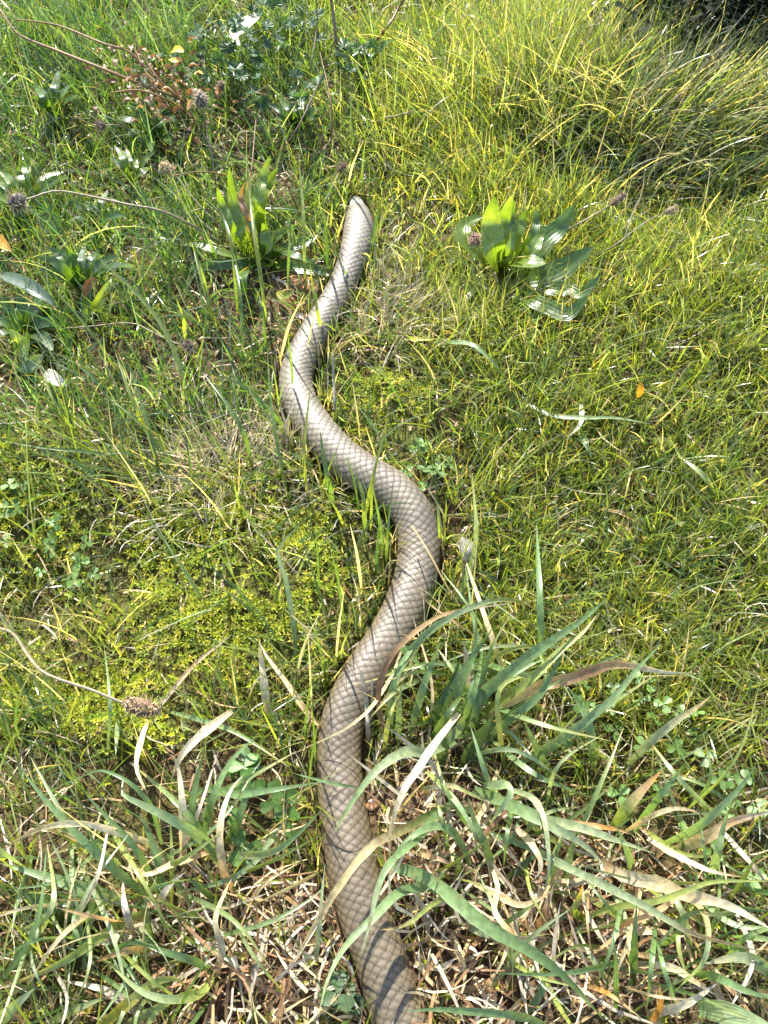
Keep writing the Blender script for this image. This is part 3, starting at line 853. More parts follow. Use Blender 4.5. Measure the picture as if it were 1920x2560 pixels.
SEED = [0]
def lift(fr, pts, h0, hp, ht):
    """pixel path of a frame -> 3-D path: height h0 at the root, hp at the crest, ht at the tip"""
    q = [fr(*p) for p in pts]
    d = [0.0]
    for a, b in zip(q[:-1], q[1:]): d.append(d[-1] + math.hypot(b[0] - a[0], b[1] - a[1]))
    out = []
    for (a, b), s in zip(q, d):
        t = s / d[-1]
        h = h0 + (hp - h0) * math.sin(min(t / 0.6, 1) * math.pi / 2) if t < 0.6 else hp + (ht - hp) * ((t - 0.6) / 0.4) ** 1.4
        out.append(gp(a, b, h))
    return np.array(out)

def keep_off_snake(P, pad=0.003):
    """lifts the points of a drawn blade that would run through the snake"""
    for q in P:
        d = np.hypot(SNAKE_C[:, 0] - q[0], SNAKE_C[:, 1] - q[1]); j = int(d.argmin())
        r = SNAKE_R[j] + pad
        if d[j] < r:
            top = SNAKE_C[j, 2] + math.sqrt(r * r - d[j] ** 2) * 0.92
            if q[2] < top: q[2] = top
    return P

def draw_blade(parent, fr, pts, w, tint, hs=(0.004, 0.05, 0.03), mat=None, fold=0.28, roll=None, prof='blade', rip=0.05, zoom=1.728, name='leaf_blade', n=16, label=None, twist=None, across=3):
    SEED[0] += 1
    P = lift(fr, pts, *hs)
    P = catmull(P, n)
    P = keep_off_snake(P)
    g_ = ground_z(P[:, 0], P[:, 1]) + 0.001
    P[:, 2] = np.maximum(P[:, 2], g_)
    mid = P[len(P) // 2]
    ww = w / zoom * dist_of(mid) / FOC
    rl = random.uniform(-0.3, 0.3) if roll is None else roll
    tw = random.uniform(-0.3, 0.3) if twist is None else twist
    V, Q, C, U = ribbon(P, ww, tint, across=across, fold=fold, roll=rl, n=n, prof=prof, rip=rip, seed=SEED[0], twist=tw)
    return link(name, raw_mesh(name, V, Q, None, C, U), mat or M_BLADE, parent, label=label)

G1, G2 = np.array(GLAUC), np.array(PALEG)
def mixc(a, b, f): return tuple(np.array(a) * (1 - f) + np.array(b) * f)
BLUE = GLAUC
PALE_TIP = mixc(YG, TAN, 0.5)
FADE = [BLUE, BLUE, mixc(BLUE, YG, 0.5), TAN]
TANS = [CREAM, TAN, TAN, BROWN]
PEACH = [(0.55, 0.42, 0.18), (0.60, 0.46, 0.22), (0.58, 0.42, 0.22), TAN]

tl = thing('grass_tuft', gp(*r7(720, 590)), 'broad-bladed tuft with tan dead blades left of the snake\'s near end', 'grass tuft', 'broad-bladed grass tufts')
for a in (
    ([(690, 590), (560, 490), (400, 350), (300, 250), (190, 130), (80, -10)], 46, BLUE, (0.004, 0.05, 0.06)),
    ([(700, 560), (620, 400), (560, 310), (480, 230), (360, 100)], 42, BLUE, (0.004, 0.05, 0.05)),
    ([(960, 430), (880, 310), (740, 220), (600, 150), (530, 110), (535, 40)], 52, mixc(BLUE, PALEG, 0.4), (0.01, 0.07, 0.06)),
    ([(700, 330), (660, 180), (610, 110), (540, 50), (430, 10), (330, 50)], 24, mixc(BLUE, GREEN, 0.4), (0.01, 0.07, 0.05)),
    ([(730, 390), (640, 320), (520, 280), (400, 245), (280, 240), (150, 270), (0, 360)], 40, [PALEG, CREAM, CREAM, PEACH[1], TAN], (0.01, 0.06, 0.03)),
    ([(900, 365), (760, 410), (640, 460), (560, 440), (520, 420)], 34, [TAN, STRAW, TAN, TAN], (0.02, 0.05, 0.04)),
    ([(790, 420), (790, 200), (770, 0), (740, -60)], 40, [STRAW, CREAM, CREAM, STRAW], (0.01, 0.06, 0.08)),
    ([(1040, 560), (980, 480), (950, 330), (960, 200), (1000, 90), (1060, 20)], 44, [TAN, TAN, STRAW, CREAM, PALEG], (0.004, 0.06, 0.06)),
    ([(700, 600), (560, 650), (430, 730), (300, 820), (160, 890), (0, 950)], 54, [PALEG, YG, YG, TAN], (0.004, 0.04, 0.03)),
    ([(690, 770), (600, 780), (520, 795), (400, 840)], 44, [YG, mixc(YG, TAN, 0.5), TAN, ORANGE], (0.01, 0.04, 0.03)),
    ([(930, 880), (870, 970), (740, 1000), (620, 970), (530, 900), (480, 855)], 44, [YG, YG, PALEG, YG], (0.01, 0.05, 0.05)),
    ([(430, 1120), (560, 1010), (660, 930), (760, 910), (815, 955)], 54, [YG, YELLOW, YG, YELLOW], (0.01, 0.05, 0.04)),
    ([(930, 880), (830, 830), (700, 790), (580, 738)], 40, mixc(GREEN, BLUE, 0.5), (0.01, 0.05, 0.04)),
    ([(640, 590), (480, 560), (330, 510), (200, 470), (0, 410)], 66, mixc(BLUE, PALEG, 0.2), (0.004, 0.025, 0.03)),
    ([(370, 630), (392, 780), (375, 900), (320, 1020)], 20, mixc(LIME, PALEG, 0.4), (0.02, 0.05, 0.04)),
    ([(130, 740), (150, 870), (210, 1000)], 18, PALEG, (0.02, 0.05, 0.03)),
    ([(960, 600), (870, 520), (795, 455)], 34, GREEN, (0.004, 0.03, 0.04)),
    ([(890, 655), (800, 630), (705, 645)], 26, GREEN, (0.004, 0.03, 0.03)),
    ([(1390, 440), (1300, 490), (1200, 540), (1090, 590)], 28, mixc(STRAW, PALEG, 0.5), (0.01, 0.05, 0.04)),
    ([(890, 740), (1050, 700), (1200, 650), (1350, 560), (1420, 490)], 24, mixc(GREEN, PALEG, 0.4), (0.01, 0.05, 0.05)),
    ([(1000, 472), (1180, 400), (1290, 340), (1390, 285)], 20, LIME, (0.01, 0.06, 0.06)),
    ([(980, 370), (1100, 375), (1200, 350), (1290, 280), (1390, 180)], 40, [CREAM, PALEG, BLUE, BLUE], (0.01, 0.05, 0.05)),
    ([(820, 130), (900, 90), (1030, 115), (1200, 90), (1390, 60)], 40, BLUE, (0.01, 0.06, 0.05)),
    ([(980, 330), (1030, 230), (1065, 120), (1100, 60)], 50, mixc(BLUE, GREEN, 0.6), (0.004, 0.05, 0.06)),
    ([(880, 330), (900, 220), (930, 110), (1000, -30), (1110, -140)], 44, BLUE, (0.004, 0.06, 0.07)),
    ([(700, 600), (690, 450), (660, 330), (600, 190)], 44, mixc(BLUE, GREEN, 0.4), (0.004, 0.04, 0.05)),
    ([(740, 590), (745, 430), (740, 300), (735, 220)], 26, YG, (0.004, 0.05, 0.06)),
    ([(850, 340), (830, 200), (850, 60), (880, -60)], 44, mixc(BLUE, GREEN, 0.5), (0.004, 0.05, 0.07)),
    ([(-20, 1110), (60, 1030), (150, 950)], 66, PALEG, (0.01, 0.05, 0.06)),
    ([(200, 1110), (330, 1040), (470, 985)], 40, mixc(LIME, PALEG, 0.5), (0.004, 0.02, 0.02)),
    ([(540, 1110), (680, 1030), (740, 1000)], 46, PALEG, (0.004, 0.03, 0.03)),
    ([(230, 620), (150, 745), (90, 815)], 20, LIME, (0.02, 0.04, 0.03)),
    ([(640, 1110), (560, 1030), (450, 960), (260, 915)], 44, [BROWN, GREY, GREY, STRAW], (0.004, 0.02, 0.015)),
    ([(700, 690), (600, 700), (480, 740), (330, 770)], 60, [GREY, STRAW, GREY, BROWN], (0.004, 0.02, 0.02)),
    ([(690, 650), (700, 560), (750, 490), (800, 450)], 40, [BROWN, GREY, GREY], (0.004, 0.05, 0.06)),
    ([(930, 900), (960, 780), (930, 660), (970, 540), (1000, 480)], 36, [STRAW, GREY, STRAW, TAN], (0.01, 0.05, 0.05)),
):
    dry = np.mean(np.atleast_2d(a[2])[:, 0]) > 0.33
    draw_blade(tl, r7, a[0], a[1], a[2], a[3], M_DRY if dry else M_BLADE, rip=0.25 if dry else 0.05, roll=random.uniform(-0.5, 0.5) if dry else None)

tm = thing('grass_tuft', gp(*r6(260, 1050)), 'blue-green tuft arching beside the snake\'s right flank', 'grass tuft', 'broad-bladed grass tufts')
for a in (
    (c3, [(930, 1900), (840, 1650), (810, 1400), (850, 1200), (930, 1020), (1060, 860), (1250, 700), (1450, 580), (1659, 520), (2170, 450)], 72, [RUST, BROWN, BROWN, TAN, TAN, GREY], (0.01, 0.075, 0.05), 4.1475),
    (c3, [(900, 1600), (930, 1400), (1000, 1200), (1100, 1000), (1250, 820), (1450, 660), (1659, 540), (1950, 430), (2215, 415), (2360, 460), (2526, 580)], 84, [BLUE, BLUE, BLUE, PALEG, YG, TAN], (0.01, 0.08, 0.03), 4.1475),
    (r6, [(110, 970), (160, 780), (205, 660), (245, 560)], 40, BLUE, (0.004, 0.05, 0.08), 1.728),
    (r6, [(60, 985), (65, 860), (75, 740)], 34, BLUE, (0.004, 0.05, 0.07), 1.728),
    (r6, [(30, 960), (30, 830), (60, 700), (140, 560), (230, 470)], 36, BLUE, (0.004, 0.06, 0.07), 1.728),
    (r6, [(220, 920), (300, 760), (400, 600), (472, 500)], 40, mixc(GREEN, BLUE, 0.3), (0.004, 0.06, 0.09), 1.728),
    (r6, [(250, 930), (350, 850), (500, 720), (700, 570), (850, 470), (962, 372)], 60, BLUE, (0.004, 0.08, 0.07), 1.728),
    (r6, [(380, 900), (500, 820), (640, 720), (760, 600), (860, 520), (918, 445)], 44, [GREEN, LIME, YG, YG, TAN], (0.004, 0.07, 0.07), 1.728),
    (r6, [(385, 850), (365, 700), (345, 565)], 50, [BROWN, GREY, GREY, GREY], (0.004, 0.04, 0.06), 1.728),
    (r6, [(420, 900), (540, 820), (680, 750), (800, 720), (900, 685), (990, 658), (1080, 665), (1200, 690), (1338, 697)], 56, [STRAW, PEACH[1], TAN, BROWN, TAN, CREAM, CREAM], (0.004, 0.06, 0.04), 1.728),
    (r6, [(520, 1100), (500, 950), (490, 820), (520, 740), (640, 700), (775, 702)], 27, YG, (0.004, 0.07, 0.06), 1.728),
    (r6, [(380, 760), (460, 640), (560, 590), (700, 580), (800, 600), (862, 632)], 20, [LIME, YG, YG, CREAM], (0.004, 0.06, 0.05), 1.728),
    (r6, [(560, 1100), (760, 980), (900, 880), (1000, 790), (1100, 670), (1195, 572)], 46, mixc(BLUE, PALEG, 0.25), (0.004, 0.07, 0.06), 1.728),
    (r6, [(905, 1110), (890, 950), (850, 840), (795, 755)], 50, BLUE, (0.004, 0.05, 0.06), 1.728),
    (r6, [(1040, 1106), (1130, 1010), (1250, 910), (1340, 850), (1412, 795)], 44, [BLUE, PALEG, mixc(TAN, PALEG, 0.6), TAN], (0.004, 0.06, 0.05), 1.728),
    (r6, [(720, 1150), (660, 1020), (608, 908)], 44, mixc(BLUE, GREEN, 0.5), (0.004, 0.05, 0.08), 1.728),
    (r6, [(0, 1030), (20, 900), (45, 830), (80, 770)], 24, YG, (0.004, 0.06, 0.07), 1.728),
    (r6, [(340, 1000), (390, 880), (430, 700), (470, 560)], 44, mixc(BLUE, GREEN, 0.6), (0.004, 0.06, 0.08), 1.728),
    (r6, [(330, 950), (440, 790), (560, 700), (700, 630)], 46, BLUE, (0.004, 0.06, 0.06), 1.728),
    (r6, [(180, 950), (240, 830), (300, 720), (330, 620)], 44, DEEP, (0.004, 0.05, 0.06), 1.728),
    (r6, [(300, 960), (320, 800), (390, 600), (400, 430)], 34, mixc(BLUE, GREEN, 0.6), (0.004, 0.06, 0.08), 1.728),
    (r6, [(420, 1000), (560, 880), (680, 780), (800, 545)], 40, BLUE, (0.004, 0.06, 0.07), 1.728),
    (r6, [(240, 1100), (260, 1000), (330, 930), (350, 870)], 70, [DEEP, GREEN, YG], (0.004, 0.05, 0.07), 1.728),
    (r6, [(340, 1100), (420, 960), (470, 880)], 70, mixc(DEEP, GREEN, 0.5), (0.004, 0.04, 0.06), 1.728),
    (r6, [(400, 540), (300, 470), (200, 400), (120, 300)], 10, [TAN, TAN, STRAW], (0.03, 0.06, 0.08), 1.728),
    (c4, [(1300, -160), (1060, -60), (930, -80), (780, -20), (640, 90), (520, 230), (380, 450), (288, 605)], 100, [BLUE, PALEG, PALEG, PALEG, BLUE, mixc(BLUE, YG, 0.5)], (0.03, 0.085, 0.085), 3.3525),
    (c4, [(1330, -390), (1200, -230), (1060, -40), (1000, 60), (880, 230), (800, 430), (750, 650), (755, 830)], 78, [STRAW, CREAM, CREAM, CREAM, STRAW, GREY], (0.05, 0.09, 0.05), 3.3525),
    (c4, [(470, 230), (250, 190), (-60, 110)], 30, BLUE, (0.06, 0.07, 0.05), 3.3525),
):
    dry = np.mean(np.atleast_2d(a[2])[:, 0]) > 0.33
    draw_blade(tm, a[0], a[1], a[2], a[3], a[4], M_DRY if dry else M_BLADE, zoom=a[5], n=20, rip=0.2 if dry else 0.04)

tr = thing('grass_tuft', gp(*r8(420, 420)), 'long-bladed tuft at the lower right, blades reaching over the snake', 'grass tuft', 'broad-bladed grass tufts')
for a in (
    (c4, [(1300, 330), (1140, 470), (1000, 640), (880, 740), (740, 880), (650, 1080), (590, 1350), (508, 1640)], 88, [BLUE, BLUE, BLUE, BLUE, PALEG, PALEG], (0.01, 0.09, 0.08), 3.3525),
    (c4, [(1300, 1150), (1190, 1110), (1050, 1065), (850, 1100), (720, 1210), (590, 1350), (450, 1480), (330, 1640), (230, 1850), (150, 2150)], 92, [BLUE, BLUE, BLUE, BLUE, BLUE, PALEG, mixc(BLUE, YG, 0.5)], (0.01, 0.07, 0.07), 3.3525),
    (c4, [(1250, 400), (1130, 430), (850, 590), (650, 680), (520, 800), (380, 980), (200, 1250), (0, 1600), (-50, 1700)], 92, [BLUE, GREEN, mixc(GREEN, TAN, 0.4), STRAW, PEACH[1], PEACH[1], STRAW, CREAM], (0.02, 0.075, 0.03), 3.3525),
    (c4, [(1260, 1120), (1210, 1150), (1080, 1230), (950, 1340), (800, 1410), (610, 1422)], 46, [YG, YG, YG, mixc(YG, TAN, 0.5), TAN], (0.04, 0.065, 0.055), 3.3525),
    (r8, [(720, 1130), (640, 1085), (520, 1062), (300, 1045), (210, 1042), (92, 1050)], 44, BLUE, (0.03, 0.07, 0.07), 1.728),
    (c4, [(150, 1700), (135, 1640), (160, 1400), (180, 1150), (210, 870)], 50, PALEG, (0.02, 0.05, 0.05), 3.3525),
    (r8, [(20, 420), (180, 470), (310, 570), (440, 680), (600, 770), (720, 850), (820, 940), (950, 1090)], 76, [BLUE, BLUE, BLUE, BLUE, BLUE, GREEN, YG], (0.02, 0.075, 0.05), 1.728),
    (r8, [(420, 270), (600, 330), (740, 400), (900, 480), (1100, 580), (1250, 670), (1350, 720), (1659, 800)], 44, [BLUE, BLUE, PALEG, PALEG, PALEG, TAN, YG], (0.02, 0.08, 0.05), 1.728),
    (r8, [(390, 90), (590, 180), (740, 260), (860, 330), (960, 425)], 60, [BLUE, BLUE, PALEG, PALEG], (0.02, 0.07, 0.06), 1.728),
    (r8, [(560, 150), (700, 220), (860, 260), (1000, 310), (1172, 370)], 46, [BLUE, PALEG, PALEG, mixc(PALEG, YG, 0.5)], (0.02, 0.07, 0.06), 1.728),
    (r8, [(430, 75), (520, 75), (545, 110), (500, 180), (455, 245)], 44, mixc(BLUE, PALEG, 0.5), (0.04, 0.08, 0.06), 1.728),
    (r8, [(540, 90), (640, 130), (690, 220), (712, 400), (695, 540)], 32, PALEG, (0.03, 0.08, 0.06), 1.728),
    (r8, [(370, 420), (350, 360), (300, 280), (230, 250), (130, 290), (50, 380), (-40, 540)], 40, BLUE, (0.02, 0.07, 0.05), 1.728),
    (r8, [(480, 470), (430, 320), (390, 230), (360, 120)], 44, mixc(GREEN, BLUE, 0.4), (0.004, 0.05, 0.06), 1.728),
    (r8, [(720, 230), (900, 250), (1000, 265), (1060, 285)], 32, [YG, TAN, ORANGE, TAN], (0.03, 0.06, 0.05), 1.728),
    (r8, [(560, 250), (640, 330), (680, 420), (650, 480)], 36, [GREY, STRAW, CREAM], (0.02, 0.06, 0.05), 1.728),
    (r8, [(470, 440), (490, 520), (478, 620), (560, 730), (620, 850), (610, 905)], 30, [STRAW, STRAW, TAN, ORANGE, TAN], (0.03, 0.06, 0.03), 1.728),
    (r8, [(390, 498), (480, 540), (580, 590), (660, 570), (725, 530)], 36, [STRAW, TAN, STRAW, BROWN], (0.03, 0.05, 0.05), 1.728),
    (r8, [(220, 450), (300, 410), (400, 345), (512, 265)], 20, LIME, (0.02, 0.07, 0.08), 1.728),
    (r8, [(310, 490), (325, 400), (290, 375), (260, 390)], 26, GREEN, (0.01, 0.05, 0.05), 1.728),
    (r8, [(140, 370), (230, 390), (310, 425)], 26, [STRAW, TAN, GREY], (0.02, 0.04, 0.03), 1.728),
    (r8, [(190, 20), (290, 120), (380, 260), (410, 380)], 30, [YG, BLUE, PALEG], (0.03, 0.06, 0.04), 1.728),
    (r8, [(160, 90), (280, 75), (360, 105), (480, 160)], 26, [YG, CREAM, YG, STRAW], (0.02, 0.06, 0.05), 1.728),
    (r8, [(650, 700), (690, 640), (715, 560), (735, 500)], 36, [TAN, BROWN, GREY], (0.01, 0.04, 0.05), 1.728),
    (r8, [(780, 520), (800, 400), (830, 280)], 40, BLUE, (0.004, 0.05, 0.07), 1.728),
    (r8, [(740, 520), (740, 390), (770, 300)], 40, mixc(BLUE, GREEN, 0.5), (0.004, 0.05, 0.06), 1.728),
    (r8, [(500, 510), (590, 430), (690, 340)], 36, mixc(DEEP, GREEN, 0.6), (0.004, 0.03, 0.04), 1.728),
    (r8, [(200, 840), (250, 860), (310, 820)], 40, [GREY, CREAM, GREY], (0.004, 0.02, 0.03), 1.728),
):
    dry = np.mean(np.atleast_2d(a[2])[:, 0]) > 0.33
    draw_blade(tr, a[0], a[1], a[2], a[3], a[4], M_DRY if dry else M_BLADE, zoom=a[5], n=20, rip=0.22 if dry else 0.04)

te = thing('grass_tuft', gp(*r8(1150, 640)), 'tuft of pale and tan blades in the bottom right corner', 'grass tuft', 'broad-bladed grass tufts')
for a in (
    ([(950, 425), (1060, 470), (1200, 500), (1280, 540), (1480, 590), (1680, 700)], 74, [TAN, CREAM, STRAW, STRAW, CREAM, CREAM], (0.03, 0.065, 0.07)),
    ([(1270, 520), (1360, 600), (1397, 700), (1380, 830), (1300, 920), (1245, 975)], 44, [TAN, TAN, PALEG, PALEG, BLUE], (0.03, 0.07, 0.03)),
    ([(860, 650), (1000, 600), (1150, 580), (1280, 540), (1420, 492), (1680, 488)], 34, YG, (0.02, 0.07, 0.07)),
    ([(990, 250), (1050, 170), (1120, 90), (1205, 5)], 56, [LIME, YG, TAN, ORANGE], (0.03, 0.06, 0.07)),
    ([(1040, 275), (1150, 210), (1250, 175), (1340, 185), (1368, 205)], 28, [STRAW, PEACH[1], STRAW, TAN], (0.02, 0.06, 0.05)),
    ([(1060, 290), (1180, 130), (1240, 60), (1300, -20)], 46, mixc(BLUE, GREEN, 0.3), (0.004, 0.06, 0.08)),
    ([(1180, 340), (1340, 260), (1440, 180), (1540, 80), (1610, -20)], 50, mixc(BLUE, PALEG, 0.3), (0.01, 0.07, 0.08)),
    ([(1220, 370), (1400, 290), (1500, 230), (1680, 185)], 60, [PALEG, STRAW, TAN, GREY], (0.01, 0.05, 0.06)),
    ([(1140, 305), (1250, 370), (1400, 440), (1545, 472)], 30, [CREAM, STRAW, CREAM, TAN], (0.03, 0.07, 0.06)),
    ([(1390, 500), (1440, 370), (1460, 280), (1485, 180)], 44, mixc(BLUE, PALEG, 0.4), (0.004, 0.06, 0.08)),
    ([(1075, 450), (1040, 340), (1000, 245)], 46, mixc(BLUE, PALEG, 0.3), (0.01, 0.06, 0.08)),
    ([(1070, 950), (1080, 750), (1092, 590)], 46, mixc(DEEP, GREEN, 0.7), (0.004, 0.06, 0.08)),
    ([(1000, 1050), (1000, 850), (990, 720)], 32, mixc(BLUE, GREEN, 0.5), (0.004, 0.06, 0.08)),
    ([(1140, 1120), (1195, 1020), (1190, 935)], 34, [TAN, ORANGE, ORANGE, TAN], (0.004, 0.04, 0.06)),
    ([(1360, 1035), (1500, 1060), (1700, 1130)], 110, mixc(PALEG, BLUE, 0.3), (0.03, 0.05, 0.06)),
    ([(1090, 840), (1240, 860), (1340, 920), (1440, 985)], 40, [GREY, CREAM, STRAW, GREY], (0.01, 0.04, 0.03)),
    ([(1690, 900), (1560, 820), (1380, 845)], 66, [PALEG, PALEG, mixc(PALEG, TAN, 0.4)], (0.01, 0.05, 0.05)),
    ([(840, 930), (940, 960), (1020, 1010), (1110, 1080)], 24, [TAN, ORANGE, STRAW], (0.01, 0.04, 0.03)),
    ([(1140, 1060), (1300, 1020), (1440, 930)], 50, [GREY, CREAM, GREY], (0.004, 0.04, 0.05)),
    ([(1300, 880), (1430, 900), (1560, 960), (1690, 1000)], 46, BLUE, (0.01, 0.05, 0.05)),
    ([(1160, 780), (1260, 720), (1300, 640), (1420, 600)], 46, mixc(GREEN, BLUE, 0.4), (0.004, 0.05, 0.06)),
    ([(980, 700), (1120, 700), (1280, 720)], 50, [GREY, STRAW, BROWN], (0.004, 0.02, 0.02)),
    ([(690, 760), (740, 850), (800, 900), (850, 930)], 36, [BROWN, GREY, GREY], (0.004, 0.03, 0.02)),
    ([(870, 650), (820, 620), (840, 560), (860, 500)], 40, [LIME, YG, ORANGE], (0.01, 0.04, 0.06)),
    ([(560, 1110), (680, 960), (650, 830), (700, 780)], 40, [GREEN, GREEN, DEEP], (0.004, 0.03, 0.03)),
    ([(1500, 1120), (1420, 880), (1620, 1100)], 40, [GREY, TAN, BROWN], (0.004, 0.03, 0.02)),
    ([(1420, 770), (1500, 770), (1600, 830), (1680, 870)], 44, mixc(BLUE, GREEN, 0.5), (0.004, 0.04, 0.04)),
    ([(1440, 250), (1520, 340), (1600, 430), (1680, 540)], 26, [GREY, GREY, BROWN], (0.02, 0.05, 0.03)),
    ([(1500, 560), (1580, 430), (1610, 370)], 22, LIME, (0.02, 0.05, 0.06)),
    ([(1300, 610), (1480, 600), (1680, 620)], 40, mixc(GREEN, BLUE, 0.5), (0.004, 0.03, 0.03)),
):
    dry = np.mean(np.atleast_2d(a[2])[:, 0]) > 0.33
    draw_blade(te, r8, a[0], a[1], a[2], a[3], M_DRY if dry else M_BLADE, rip=0.22 if dry else 0.05, n=18)

# a few more broad blades of the same kind, each a part of the nearest tuft
def wild(parent, count, cu, cv, ru, rv, pal):
    for _ in range(count):
        u0 = cu + random.gauss(0, ru); v0 = cv + random.gauss(0, rv)
        a = random.uniform(0, 2 * math.pi); bend = random.gauss(0, 0.2); L = random.uniform(150, 400)
        q = [(u0, v0), (u0 + L * 0.5 * math.cos(a), v0 - L * 0.5 * math.sin(a)), (u0 + L * math.cos(a + bend), v0 - L * math.sin(a + bend))]
        if any(760 < p[0] < 1030 and p[1] > 1850 for p in q): continue
        c = pal[random.randrange(len(pal))]
        dry = c[0] > 0.33
        if not dry and random.random() < 0.5: c = [c, c, mixc(c, YG, 0.5), PALE_TIP]
        draw_blade(parent, lambda x, y: (x, y), q, random.uniform(9, 19), c, (0.003, random.uniform(0.02, 0.065), random.uniform(0.01, 0.06)),
                   M_DRY if dry else M_BLADE, zoom=1.0, n=14, rip=0.15)
PALW = (BLUE, PALEG, mixc(BLUE, GREEN, 0.5), BLUE, GREY, TAN, mixc(BLUE, PALEG, 0.5), YG, GREEN, STRAW, BLUE, mixc(GREEN, PALEG, 0.5))
wild(tl, 62, 330, 2290, 200, 150, PALW)
wild(tr, 36, 1230, 2150, 130, 140, PALW)
wild(te, 62, 1640, 2290, 190, 150, PALW)
wild(tm, 36, 1180, 1760, 110, 90, (BLUE, GREEN, mixc(BLUE, GREEN, 0.5), BLUE, PALEG, YG, STRAW))

# thin tall blades standing in front of the snake and the left plantain
ts = thing('grass_tuft', gp(*c2(865, 1500)), 'thin upright green blades in front of the snake\'s middle bend', 'grass tuft', 'thin grass tufts')
for pts_, w in (([(390, 1280), (365, 950), (395, 600), (422, 370)], 34), ([(610, 1370), (560, 1150), (525, 950), (495, 730)], 48), ([(865, 1720), (862, 1350), (820, 1180), (768, 1035)], 44),
                ([(870, 1480), (910, 1280), (960, 1050), (1045, 690)], 40), ([(1045, 1860), (1060, 1600), (1080, 1380), (1105, 1190)], 30), ([(920, 1620), (930, 1300), (960, 1130)], 28),
                ([(380, 1060), (460, 980), (520, 945)], 20), ([(520, 1260), (560, 1100), (680, 805)], 22), ([(1490, 1750), (1480, 1500), (1450, 1260)], 24),
                ([(700, 1560), (640, 1420), (560, 1290), (540, 1200)], 26), ([(230, 1290), (150, 900), (90, 500), (60, 60)], 30)):
    draw_blade(ts, c2, pts_, w, random.choice((LIME, GREEN, mixc(LIME, GREEN, 0.5))), (0.0, 0.06, 0.075), M_GRASS, zoom=3.318, n=12, roll=random.uniform(-0.2, 0.2), fold=0.4)
tq = thing('grass_tuft', gp(480, 1050), 'long arching green blades left of the snake over dry litter', 'grass tuft', 'thin grass tufts')
for pts_, w in (([(830, 720), (800, 550), (720, 330), (600, 170), (440, 20), (380, -50)], 24), ([(640, 780), (580, 640), (495, 405)], 20), ([(700, 1000), (660, 800), (600, 600), (545, 440)], 20),
                ([(1090, 900), (1050, 760), (980, 640), (878, 505)], 22), ([(1260, 780), (1160, 660), (1050, 560), (925, 510)], 22), ([(840, 620), (860, 560), (910, 530)], 14),
                ([(520, 520), (430, 380), (330, 250), (200, 100)], 14), ([(360, 800), (250, 660), (190, 520), (150, 440)], 16), ([(780, 940), (720, 860), (600, 720), (460, 600)], 16),
                ([(420, 850), (340, 820), (180, 720), (60, 650)], 16), ([(560, 880), (400, 850), (200, 830), (20, 800)], 16), ([(640, 950), (480, 930), (260, 870), (70, 840)], 14),
                ([(560, 1100), (470, 990), (300, 880), (100, 810)], 14), ([(430, 340), (470, 260), (490, 110)], 22), ([(360, 240), (470, 150), (480, 90)], 30),
                ([(940, 330), (900, 200), (860, 60), (830, -60)], 18), ([(1150, 420), (1140, 250), (1110, 140)], 18), ([(1050, 470), (1040, 200), (1010, 20), (990, -60)], 16)):
    draw_blade(tq, r3, pts_, w, random.choice((LIME, GREEN, GREEN, mixc(LIME, GREEN, 0.5))), (0.0, 0.055, 0.06), M_GRASS, zoom=1.728, n=14, fold=0.4)
tp = thing('grass_tuft', gp(*c6(880, 1900)), 'tall thin green blades crossing in front of the left plantain', 'grass tuft', 'thin grass tufts')
for pts_, w in (([(600, 1800), (545, 1150), (440, 780), (335, 510)], 46), ([(890, 1900), (850, 1500), (780, 1050), (725, 560), (690, 60)], 46), ([(1300, 1580), (1285, 1000), (1270, 600), (1240, 300), (1235, -60)], 40),
                ([(1122, 1560), (1130, 1200), (1155, 690)], 34), ([(890, 700), (960, 420), (1050, 100), (1090, -60)], 46), ([(60, 1000), (300, 1250), (640, 1230), (735, 1210)], 30),
                ([(330, 1750), (240, 1400), (150, 1150), (105, 1040)], 36), ([(900, 1880), (860, 1700), (770, 1530)], 36), ([(1240, 1740), (1330, 1600), (1460, 1390)], 26),
                ([(380, 1250), (300, 1050), (190, 790)], 30), ([(1480, 2060), (1430, 1800), (1380, 1550), (1350, 1290)], 40), ([(80, 120), (110, -20), (160, -160)], 40),
                ([(120, 520), (280, 370), (420, 250), (600, 0)], 26), ([(360, 110), (600, 230), (760, 360)], 26), ([(230, 860), (260, 620), (330, 400)], 20),
                ([(1560, 930), (1575, 700), (1580, 640)], 24), ([(60, 2070), (40, 1850), (-40, 1640)], 60), ([(-60, 500), (120, 820), (180, 900)], 30)):
    draw_blade(tp, c6, pts_, w, random.choice((LIME, LIME, GREEN, mixc(LIME, GREEN, 0.5))), (0.0, 0.07, 0.10), M_GRASS, zoom=4.1475, n=14, roll=random.uniform(-0.2, 0.2), fold=0.4)

